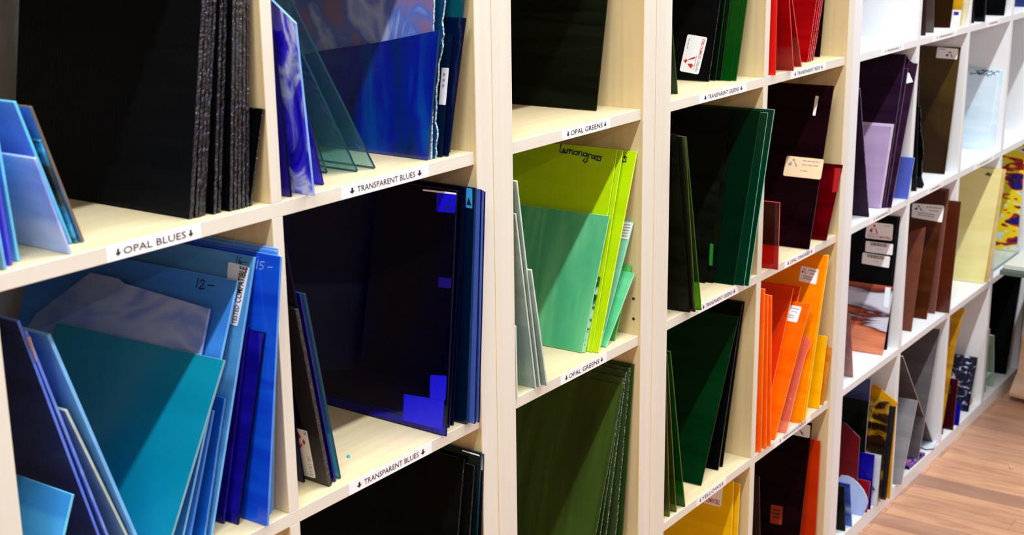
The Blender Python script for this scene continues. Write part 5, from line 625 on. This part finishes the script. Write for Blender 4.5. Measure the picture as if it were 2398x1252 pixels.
{"n":"glass_sheet","l":"dusky rose glass sheet leaning at the left panel, right one","c":"glass sheet","g":"black and orange sheets in the white unit","o":[1.7194,0.0177,0.3483],"az":-3,"le":-6.48,"t":0.0014,"m":"duskrose","p":[[0.0,0.0],[0.06,0.0],[0.068,0.1488],[0.008,0.1488]],"s":[],"r":"","H":0.149},
{"n":"glass_sheet","l":"chocolate brown glass sheet with a large printed card","c":"glass sheet","g":"brown sheets in the white unit","o":[2.2164,0.0293,0.3492],"az":-3,"le":16.06,"t":0.003,"m":"chocolate","p":[[0.0,0.0],[0.25,0.0],[0.2467,0.3147],[-0.0033,0.3147]],"s":[{"k":"printcard","q":[[0.0738,0.2779],[-0.0039,0.2796],[-0.0042,0.2386],[0.0712,0.243]]}],"r":"","H":0.315},
{"n":"glass_sheet","l":"small chocolate glass offcut before the carded sheet","c":"glass sheet","g":"brown sheets in the white unit","o":[2.1025,0.0266,0.3492],"az":-3,"le":15.0,"t":0.003,"m":"chocolate2","p":[[0.0,0.0],[0.12,0.0],[0.0348,0.2342],[0.0,0.2496]],"s":[],"r":"","H":0.25},
{"n":"glass_sheet","l":"rosy brown translucent glass sheet with a pale rim behind the carded one","c":"glass sheet","g":"brown sheets in the white unit","o":[2.2737,0.0282,0.3487],"az":-3,"le":6.31,"t":0.003,"m":"rosebrown","p":[[0.0,0.0],[0.25,0.0],[0.2443,0.3107],[-0.0057,0.3107]],"s":[],"r":"","H":0.311},
{"n":"glass_sheet","l":"red brown glass sheet overlapping the divider, right of the rosy one","c":"glass sheet","g":"brown sheets in the white unit","o":[2.297,0.001,0.3485],"az":-3,"le":2.58,"t":0.003,"m":"redbrown","p":[[0.0,0.0],[0.1,0.0],[0.0928,0.2807],[-0.0072,0.2807]],"s":[],"r":"","H":0.281},
{"n":"glass_sheet","l":"large cream yellow glass sheet with a pen mark near its top","c":"glass sheet","g":"cream sheets in the white unit","o":[2.6105,0.0109,0.3488],"az":-3,"le":7.6,"t":0.003,"m":"cream","p":[[0.0,0.0],[0.26,0.0],[0.2449,0.3045],[-0.0151,0.3045]],"s":[{"k":"scribble2","q":[[0.0275,0.2949],[0.01,0.2943],[0.0097,0.283],[0.027,0.2839]]}],"r":"","H":0.304},
{"n":"glass_sheet","l":"tan cream glass sheet showing as a rim behind the large cream one","c":"glass sheet","g":"cream sheets in the white unit","o":[2.6287,0.0044,0.3487],"az":-3,"le":4.92,"t":0.003,"m":"tancream","p":[[0.0,0.0],[0.24,0.0],[0.2236,0.3042],[-0.0164,0.3042]],"s":[],"r":"","H":0.304},
{"n":"fused_glass_panel","l":"fused glass panel mottled yellow, blue, red and white","c":"glass panel","g":"","o":[2.9512,0.024,0.3606],"az":-3,"le":3.24,"t":0.003,"m":"mosaic","p":[[0.0,0.0],[0.2,0.0],[0.2,0.318],[0.0,0.318]],"s":[],"r":"","H":0.318},
{"n":"glass_sheet","l":"slate blue glass sheet behind the dark green one in the bottom cell","c":"glass sheet","g":"assorted offcuts in the first bottom cell of the white unit","o":[1.8756,0.0427,-0.0023],"az":-3,"le":5.0,"t":0.003,"m":"slateblue_t","p":[[0.0,0.0],[0.18,0.0],[0.18,0.2895],[0.0,0.2895]],"s":[],"r":"","H":0.289},
{"n":"glass_sheet","l":"black green glass sheet in the first bottom cell","c":"glass sheet","g":"assorted offcuts in the first bottom cell of the white unit","o":[1.852,0.0334,-0.0025],"az":-3,"le":2.5,"t":0.003,"m":"blackgreen","p":[[0.0,0.0],[0.18,0.0],[0.18,0.2488],[-0.0,0.2488]],"s":[],"r":"","H":0.249},
{"n":"glass_sheet","l":"golden yellow pointed glass offcut leaning over the bottom divider","c":"glass sheet","g":"assorted offcuts in the first bottom cell of the white unit","o":[1.9191,-0.0096,-0.0024],"az":-3,"le":3.0,"t":0.003,"m":"goldpoint","p":[[0.0,0.0],[0.06,0.0],[0.0638,0.2341],[0.061,0.2661],[0.0507,0.266],[-0.0024,0.2325],[0.0013,0.224]],"s":[],"r":"","H":0.224},
{"n":"glass_sheet","l":"amber and black mottled glass sheet in the first bottom cell","c":"glass sheet","g":"assorted offcuts in the first bottom cell of the white unit","o":[1.8893,0.0025,-0.0022],"az":-3,"le":7.0,"t":0.003,"m":"ambermottle","p":[[0.0,0.0],[0.1,0.0],[0.1,0.2395],[-0.0,0.2395]],"s":[],"r":"","H":0.24},
{"n":"glass_sheet","l":"dark grey transparent glass sheet behind the amber mottled one","c":"glass sheet","g":"assorted offcuts in the first bottom cell of the white unit","o":[1.9064,-0.0048,-0.0023],"az":-3,"le":5.29,"t":0.003,"m":"darkgrey_t","p":[[0.0,0.0],[0.1,0.0],[0.096,0.2244],[-0.004,0.2244]],"s":[],"r":"","H":0.224},
{"n":"glass_sheet","l":"dark red glass offcut with a clipped corner in the first bottom cell","c":"glass sheet","g":"assorted offcuts in the first bottom cell of the white unit","o":[1.8072,0.0288,-0.0025],"az":-3,"le":1.0,"t":0.003,"m":"darkred","p":[[0.0,0.0],[0.12,0.0],[0.0419,0.2075],[0.0356,0.2081],[-0.0,0.1794]],"s":[],"r":"","H":0.179},
{"n":"glass_sheet","l":"small cobalt glass offcut in front of the white pane","c":"glass sheet","g":"assorted offcuts in the first bottom cell of the white unit","o":[1.8374,0.0055,-0.0024],"az":-3,"le":4.0,"t":0.003,"m":"cobalt_o","p":[[0.0,0.0],[0.035,0.0],[0.035,0.1311],[0.0,0.1311]],"s":[],"r":"","H":0.131},
{"n":"glass_sheet","l":"white glass pane with a dark edge standing in the first bottom cell","c":"glass sheet","g":"assorted offcuts in the first bottom cell of the white unit","o":[1.8652,-0.0006,-0.0023],"az":-3,"le":5.0,"t":0.003,"m":"whitepane","p":[[0.0,0.0],[0.05,0.0],[0.05,0.1224],[0.0,0.1224]],"s":[],"r":"","H":0.122},
{"n":"glass_sheet","l":"black triangular glass offcut lying against the white pane","c":"glass sheet","g":"assorted offcuts in the first bottom cell of the white unit","o":[1.9078,0.0102,-0.0027],"az":-3,"le":-48.12,"t":0.003,"m":"black_gloss","p":[[0.0,0.0],[0.03,0.0],[0.0099,0.0663],[-0.0,0.0814]],"s":[],"r":"","H":0.081},
{"n":"glass_sheet","l":"red square glass offcut behind the pale blue disc","c":"glass sheet","g":"assorted offcuts in the first bottom cell of the white unit","o":[1.8196,0.006,-0.0022],"az":-3,"le":8.29,"t":0.003,"m":"redsq","p":[[0.0,0.0],[0.06,0.0],[0.06,0.073],[-0.0,0.073]],"s":[],"r":"","H":0.073},
{"n":"glass_sheet","l":"blue and white streaked glass strip beside the pale disc","c":"glass sheet","g":"assorted offcuts in the first bottom cell of the white unit","o":[1.7315,0.0069,-0.0027],"az":-3,"le":-14.92,"t":0.003,"m":"bluestreak","p":[[0.0,0.0],[0.04,0.0],[0.04,0.1158],[0.0,0.1158]],"s":[],"r":"","H":0.116},
{"n":"glass_sheet","l":"black glass strip in the left corner of the first bottom cell","c":"glass sheet","g":"assorted offcuts in the first bottom cell of the white unit","o":[1.701,0.0102,-0.0027],"az":-3,"le":-9.94,"t":0.003,"m":"black_gloss","p":[[0.0,0.0],[0.05,0.0],[0.05,0.1153],[-0.0,0.1153]],"s":[],"r":"","H":0.115},
{"n":"glass_disc","l":"pale blue frosted glass disc standing at the front of the first bottom cell","c":"glass disc","g":"assorted offcuts in the first bottom cell of the white unit","o":[1.7964,0.009,-0.0022],"az":-3,"le":7.54,"t":0.003,"m":"paledisc","p":[[0.0,0.0],[-0.0072,0.0164],[-0.0101,0.0331],[-0.0074,0.0444],[0.0016,0.0593],[0.0145,0.0717],[0.0279,0.0807],[0.0409,0.0847],[0.056,0.0832],[0.062,0.0752],[0.09,0.0]],"s":[],"r":"","H":0.074},
{"n":"glass_sheet","l":"grey glass sheet leaning left, its edge a long diagonal across the cell","c":"glass sheet","g":"grey sheets crossing in the second bottom cell of the white unit","o":[2.3095,0.0211,-0.0027],"az":-3,"le":-44.25,"t":0.003,"m":"grey_o","p":[[0.0,0.0],[0.2,0.0],[0.2018,0.45],[0.0018,0.45]],"s":[],"r":"","H":0.45},
{"n":"glass_sheet","l":"dark grey glass sheet leaning right behind the long diagonal edge","c":"glass sheet","g":"grey sheets crossing in the second bottom cell of the white unit","o":[2.1656,0.0101,-0.0015],"az":-3,"le":22.0,"t":0.003,"m":"grey_o","p":[[0.0,0.0],[0.25,0.0],[0.25,0.3319],[-0.0,0.3319]],"s":[],"r":"","H":0.332},
{"n":"glass_sheet","l":"lighter grey glass sheet leaning right in the second bottom cell","c":"glass sheet","g":"grey sheets crossing in the second bottom cell of the white unit","o":[2.0057,-0.0051,-0.0007],"az":-3,"le":28.0,"t":0.004,"m":"grey_l","p":[[0.0,0.0],[0.2,0.0],[0.2,0.2056],[0.0,0.2056]],"s":[],"r":"","H":0.206},
{"n":"glass_sheet","l":"mustard curved glass offcut high in the third bottom cell","c":"glass sheet","g":"assorted offcuts in the third bottom cell of the white unit","o":[2.3867,0.0059,-0.0019],"az":-3,"le":14.0,"t":0.003,"m":"mustardcurve","p":[[0.02,0.0],[0.05,0.0],[0.0328,0.2495],[0.037,0.3078],[0.0153,0.3288],[0.0031,0.3288],[-0.0002,0.323],[0.0084,0.3031],[0.006,0.2981],[0.013,0.2454]],"s":[],"r":"","H":0.325},
{"n":"glass_sheet","l":"black and white frosted glass sheet leaning right in the third bottom cell","c":"glass sheet","g":"assorted offcuts in the third bottom cell of the white unit","o":[2.5724,0.0148,-0.0014],"az":-3,"le":24.0,"t":0.003,"m":"frostblack","p":[[0.0,0.0],[0.13,0.0],[0.13,0.1497],[-0.0,0.1497]],"s":[],"r":"","H":0.15},
{"n":"glass_sheet","l":"dark red glass offcut before the frosted sheet","c":"glass sheet","g":"assorted offcuts in the third bottom cell of the white unit","o":[2.4202,0.0063,-0.0023],"az":-3,"le":6.0,"t":0.003,"m":"darkred2","p":[[0.0,0.0],[0.1,0.0],[0.1,0.1367],[0.0,0.1367]],"s":[],"r":"","H":0.137},
{"n":"glass_sheet","l":"cobalt glass offcut resting at the foot of the frosted sheet","c":"glass sheet","g":"assorted offcuts in the third bottom cell of the white unit","o":[2.4592,0.0044,-0.002],"az":-3,"le":12.0,"t":0.003,"m":"cobalt_o","p":[[0.0,0.0],[0.03,0.0],[0.03,0.0581],[-0.0,0.0581]],"s":[],"r":"","H":0.058},
{"n":"glass_sheet","l":"dark green glass offcut with pale rim at the left of the third bottom cell","c":"glass sheet","g":"assorted offcuts in the third bottom cell of the white unit","o":[2.4466,0.0242,-0.0027],"az":-3,"le":-10.43,"t":0.003,"m":"moss","p":[[0.0,0.0],[0.06,0.0],[0.06,0.1208],[0.0,0.1208]],"s":[],"r":"","H":0.121},
{"n":"glass_sheet","l":"small maroon glass scrap at the divider foot in the third bottom cell","c":"glass sheet","g":"assorted offcuts in the third bottom cell of the white unit","o":[2.3782,0.0195,-0.0024],"az":-3,"le":4.35,"t":0.003,"m":"maroonblack","p":[[0.0,0.0],[0.02,0.0],[0.02,0.0241],[-0.0,0.0241]],"s":[],"r":"","H":0.024},
{"n":"glass_sheet","l":"pale green clear glass pane, left one in the fourth bottom cell","c":"glass sheet","g":"sheets in the fourth bottom cell of the white unit","o":[2.7545,0.0238,-0.0027],"az":-3,"le":-2.84,"t":0.003,"m":"palegreen_t","p":[[0.0,0.0],[0.1,0.0],[0.1,0.1885],[0.0,0.1885]],"s":[],"r":"","H":0.189},
{"n":"glass_sheet","l":"pale green clear glass pane with a white rim in the fourth bottom cell","c":"glass sheet","g":"sheets in the fourth bottom cell of the white unit","o":[2.8088,0.0176,-0.0027],"az":-3,"le":-15.61,"t":0.003,"m":"palegreen_t","p":[[0.0,0.0],[0.1,0.0],[0.1,0.1715],[-0.0,0.1715]],"s":[],"r":"","H":0.171},
{"n":"glass_sheet","l":"tall black glass sheet leaning right in the fourth bottom cell","c":"glass sheet","g":"sheets in the fourth bottom cell of the white unit","o":[2.9326,0.0198,-0.0019],"az":-3,"le":13.0,"t":0.003,"m":"black_gloss","p":[[0.0,0.0],[0.2,0.0],[0.1912,0.325],[-0.0088,0.325]],"s":[],"r":"","H":0.325}],
"F":[
{"n":"glass_offcut","l":"pink and violet swirled glass slab with cobalt rim lying in the second bottom cell","c":"glass offcut","g":"offcuts lying in the second bottom cell of the white unit","o":[2.1645,0.025,-0.003],"t":0.008,"m":"swirlpink","p":[[-0.0443,0.0112],[0.0511,0.0178],[0.0518,-0.0153],[-0.0586,-0.0137]]},
{"n":"glass_offcut","l":"brown glass offcut lying flat at the left of the second bottom cell","c":"glass offcut","g":"offcuts lying in the second bottom cell of the white unit","o":[2.0949,0.0285,-0.003],"t":0.003,"m":"brown_t","p":[[-0.023,0.0047],[0.0295,0.0103],[0.0193,-0.0085],[-0.0259,-0.0064]]},
{"n":"glass_offcut","l":"white glass offcut with pointed tip lying flat at the right of the second bottom cell","c":"glass offcut","g":"offcuts lying in the second bottom cell of the white unit","o":[2.2816,0.0269,-0.003],"t":0.004,"m":"whitepane","p":[[-0.0197,0.0223],[0.0293,0.021],[0.0386,-0.0132],[-0.0168,-0.0216],[-0.0314,-0.0085]]},
{"n":"glass_offcut","l":"black glass offcut lying far back in the second bottom cell","c":"glass offcut","g":"offcuts lying in the second bottom cell of the white unit","o":[2.2827,0.0665,-0.003],"t":0.005,"m":"black_gloss","p":[[-0.0426,0.0046],[0.0276,0.0185],[0.0297,-0.0051],[-0.0147,-0.018]]},
{"n":"glass_chip","l":"blue glass crumb lying on the shelf above the lower transparent blues label","c":"glass chip","g":"","o":[0.1585,0.0565,0.702],"t":0.002,"m":"cyanchip","p":[[-0.0005,0.0029],[0.0029,0.0032],[0.0022,-0.0012],[-0.0015,-0.0037],[-0.0031,-0.0013]]},
{"n":"cork_lump","l":"small cork lump lying in the third bottom cell","c":"cork lump","g":"","o":[2.6474,0.0367,-0.003],"t":0.012,"m":"cork","p":[[-0.016,0.0039],[0.0112,0.0114],[0.0258,0.0078],[0.0181,-0.0053],[-0.0104,-0.0107],[-0.0287,-0.0071]]},
{"n":"wood_chip","l":"small wood chip lying on the floor planks","c":"wood chip","g":"","o":[2.3405,-0.17,-0.038],"t":0.004,"m":"cork","p":[[-0.0019,0.0069],[0.0097,0.0051],[0.01,-0.0032],[-0.0031,-0.0069],[-0.0147,-0.0019]]}],
"L":[{"x0":-0.2148,"x1":-0.0986,"z":1.053,"t":"OPAL BLUES","u":"A"},{"x0":0.1085,"x1":0.2642,"z":1.053,"t":"TRANSPARENT BLUES","u":"A"},{"x0":0.0989,"x1":0.2542,"z":0.702,"t":"TRANSPARENT BLUES","u":"A"},{"x0":0.5558,"x1":0.6817,"z":1.053,"t":"OPAL GREENS","u":"B"},{"x0":0.5501,"x1":0.6755,"z":0.702,"t":"OPAL GREENS","u":"B"},{"x0":0.9545,"x1":1.122,"z":1.053,"t":"TRANSPARENT GREENS","u":"C"},{"x0":1.3017,"x1":1.4564,"z":1.053,"t":"TRANSPARENT REDS","u":"C"},{"x0":0.9678,"x1":1.1153,"z":0.702,"t":"TRANSPARENT GREENS","u":"C"},{"x0":1.306,"x1":1.4447,"z":0.702,"t":"OPAL ORANGES","u":"C"},{"x0":0.9776,"x1":1.0877,"z":0.351,"t":"YELLOWS","u":"C"},{"x0":1.2905,"x1":1.4619,"z":0.351,"t":"","u":"C"},{"x0":1.754,"x1":1.8822,"z":1.053,"t":"~","u":"D"},{"x0":2.0674,"x1":2.2286,"z":1.053,"t":"~","u":"D"},{"x0":2.453,"x1":2.5575,"z":1.053,"t":"~","u":"D"},{"x0":1.7437,"x1":1.8738,"z":0.702,"t":"~","u":"D"},{"x0":2.0973,"x1":2.2044,"z":0.702,"t":"~","u":"D"},{"x0":2.4389,"x1":2.6036,"z":0.702,"t":"~","u":"D"}]}''')
def labs(k): return [L for L in DATA['L'] if L['u'] == k]

gp = .0004
bookcase('bookcase', 'pale birch bookcase at the left with the opal blues and transparent blues labels', -.336, .3551, [(0, .0163)], 'A', False, 0, .0038, 0, labs('A'))
bookcase('bookcase', 'narrow single column pale birch bookcase with the opal greens labels', .4339, .7693, [], 'B', False, 0, .0038, 0, labs('B'))
bookcase('bookcase', 'pale birch bookcase touching the white one, with green, red and orange glass', .854, 1.5494, [(1.189, 1.2079)], 'C', False, 0, .0038, 0, labs('C'))
bookcase('bookcase', 'white bookcase at the far right standing on the wooden floor', 1.6402, 3.36, [(1.9653, 1.9841), (2.3139, 2.3307), (2.659, 2.6794), (3.01, 3.027)], 'D', True, .0078, 0, -.0031, labs('D'))
bm = bmesh.new()
for y_, z_ in ((.0128, .7598), (.0124, .7276)):
    vs = [bm.verts.new((-.0004, .0025*math.cos(R(a)), z_-FLZ+.0025*math.sin(R(a)))) for a in range(0, 360, 30)]
    bm.faces.new([bm.verts.new((v.co.x, v.co.y+y_, v.co.z)) for v in vs])
    for v in vs: bm.verts.remove(v)
narrow = [o for o in C.objects if o.get('label', '').startswith('narrow single')][0]
ho = link('shelf_pin_holes', bm, 'hole', narrow); ho.location = (.7693-narrow.location.x, 0, 0)


# ------------------------------------------------------------ glass sheets
def rag_edge(p, q, amp, step, rnd):
    """points between two corners along a broken edge"""
    n = max(2, int((Vector(q)-Vector(p)).length/step)); d = (Vector(q)-Vector(p)); nrm = Vector((-d.y, d.x)).normalized()
    out = []; drift = 0.0
    for i in range(1, n):
        if amp > .001: drift = drift*.8 + rnd.uniform(-1, 1)*amp
        out.append(tuple(Vector(p)+d*((i+rnd.uniform(-.35, .35))/n)+nrm*(drift + rnd.uniform(-amp, amp)*.5)))
    return out
for i, s in enumerate(DATA['S']):
    rnd = random.Random(i); pts = [tuple(p) for p in s['p']]
    if s['r']:
        big = s['r'] == 'F'
        amp, step = (.0022, .007) if big else (.0007, .006)
        pts = pts + rag_edge(pts[-1], pts[0], amp, step, rnd)
    bm = bmesh.new(); prism(bm, pts, 0, s['t'], 1)
    az, le = R(s['az']), R(s['le'])
    b = Vector((math.sin(az), math.cos(az), 0)); nh = Vector((math.cos(az), -math.sin(az), 0))
    d = Vector((0, 0, 1))*math.cos(le) + nh*math.sin(le); n = b.cross(d)
    mface, medge = SHEET_MATS[s['m']]
    o = link(s['n'], bm, [mface, medge], None, .0004 if len(pts) < 12 else 0)
    mw = Matrix.Identity(4)
    for k in range(3): mw[k][0] = b[k]; mw[k][1] = d[k]; mw[k][2] = n[k]; mw[k][3] = s['o'][k]
    o.matrix_world = mw
    tag(o, s['l'], s['c'], s['g'])
    for st in s['s']: sticker(st['k'], st['q'], o)
for s in DATA['F']:
    bm = bmesh.new(); prism(bm, [tuple(p) for p in s['p']], 0, s['t'], 1)
    mface, medge = SHEET_MATS[s['m']]
    o = link(s['n'], bm, [mface, medge], None, .0003); o.location = s['o']; tag(o, s['l'], s['c'], s['g'])

# ------------------------------------------------------------ things at the right edge
plain('table_top', (206, 214, 206), .3); plain('table_rim', (84, 100, 92), .3); plain('steel', (150, 152, 154), .3)
tb = empty('side_table', (2.56, -.6, FLZ), 'grey green side table jutting in at the right edge in front of the white bookcase', 'table')
one_box('table_top', (2.56, 3.5, -.6, -.05, .409, .424), ['table_top'], tb, .002, None)
one_box('rim', (2.553, 3.5, -.607, -.043, .395, .4086), ['table_rim'], tb, .002, None)
for x_, y_ in ((3.15, -.12), (3.4, -.12), (3.15, -.55), (3.4, -.55)):
    one_box('leg', (x_, x_+.03, y_, y_+.03, FLZ, .3945), ['steel'], tb, .002)
t = NT('cardboard'); t.pbsdf(t.ramp(t.noise(t.coord((2, 2, 60)), 1.0, 3), [(.3, lin((204, 166, 140))), (.7, lin((218, 182, 156)))]), .8); M['cardboard'] = t.m
plain('cardboard_dark', (120, 90, 72), .9)
cb = empty('cardboard_box', (2.87, -.36, FLZ), 'brown cardboard box on the floor at the right edge with a flap lying out', 'box')
bm = bmesh.new()
def quadbox(bm, a, b, c, d, th):
    n = (Vector(b)-Vector(a)).cross(Vector(d)-Vector(a)).normalized()*th
    lo = [bm.verts.new(p) for p in (a, b, c, d)]; hi = [bm.verts.new(Vector(p)+n) for p in (a, b, c, d)]
    bm.faces.new(lo[::-1]); bm.faces.new(hi)
    for i in range(4): bm.faces.new((lo[i], lo[(i+1) % 4], hi[(i+1) % 4], hi[i]))
def panel(name, pts, th):
    bm = bmesh.new(); o_ = Vector(cb.location)
    quadbox(bm, *[Vector(p)-o_ for p in pts], th); bmesh.ops.recalc_face_normals(bm, faces=bm.faces[:])
    return link(name, bm, 'cardboard', cb, .0008)
z_ = FLZ+.001
panel('side_panel', [(2.845, -.36, z_), (2.845, -.03, z_), (2.905, -.03, .26), (2.905, -.36, .26)], .005)
panel('side_panel', [(3.25, -.36, z_), (3.25, -.03, z_), (3.25, -.03, .24), (3.25, -.36, .24)], .005)
panel('side_panel', [(2.86, -.36, z_), (3.25, -.36, z_), (3.25, -.36, .24), (2.905, -.36, .24)], .005)
panel('side_panel', [(2.86, -.036, z_), (3.25, -.036, z_), (3.25, -.036, .24), (2.905, -.036, .24)], .005)
panel('flap', [(2.74, -.33, -.006), (2.80, -.028, -.006), (2.858, -.028, .032), (2.858, -.33, .032)], .012)
one_sheets = [('white glass sheet lying flat under the mottled panel', 2.69, 3.0, .03, .33, .3485, .3545, 'icewhite'), ('pale grey glass sheet lying flat between the white sheet and the mottled panel', 2.72, 3.0, .025, .30, .3548, .3595, 'whitegrey')]
for lb, x0, x1, y0, y1, z0, z1, mt in one_sheets:
    tag(one_box('glass_sheet', (x0, x1, y0, y1, z0, z1), [mt], None, .0005), lb, 'glass sheet', 'sheets lying flat in the fourth cell of the white bookcase')
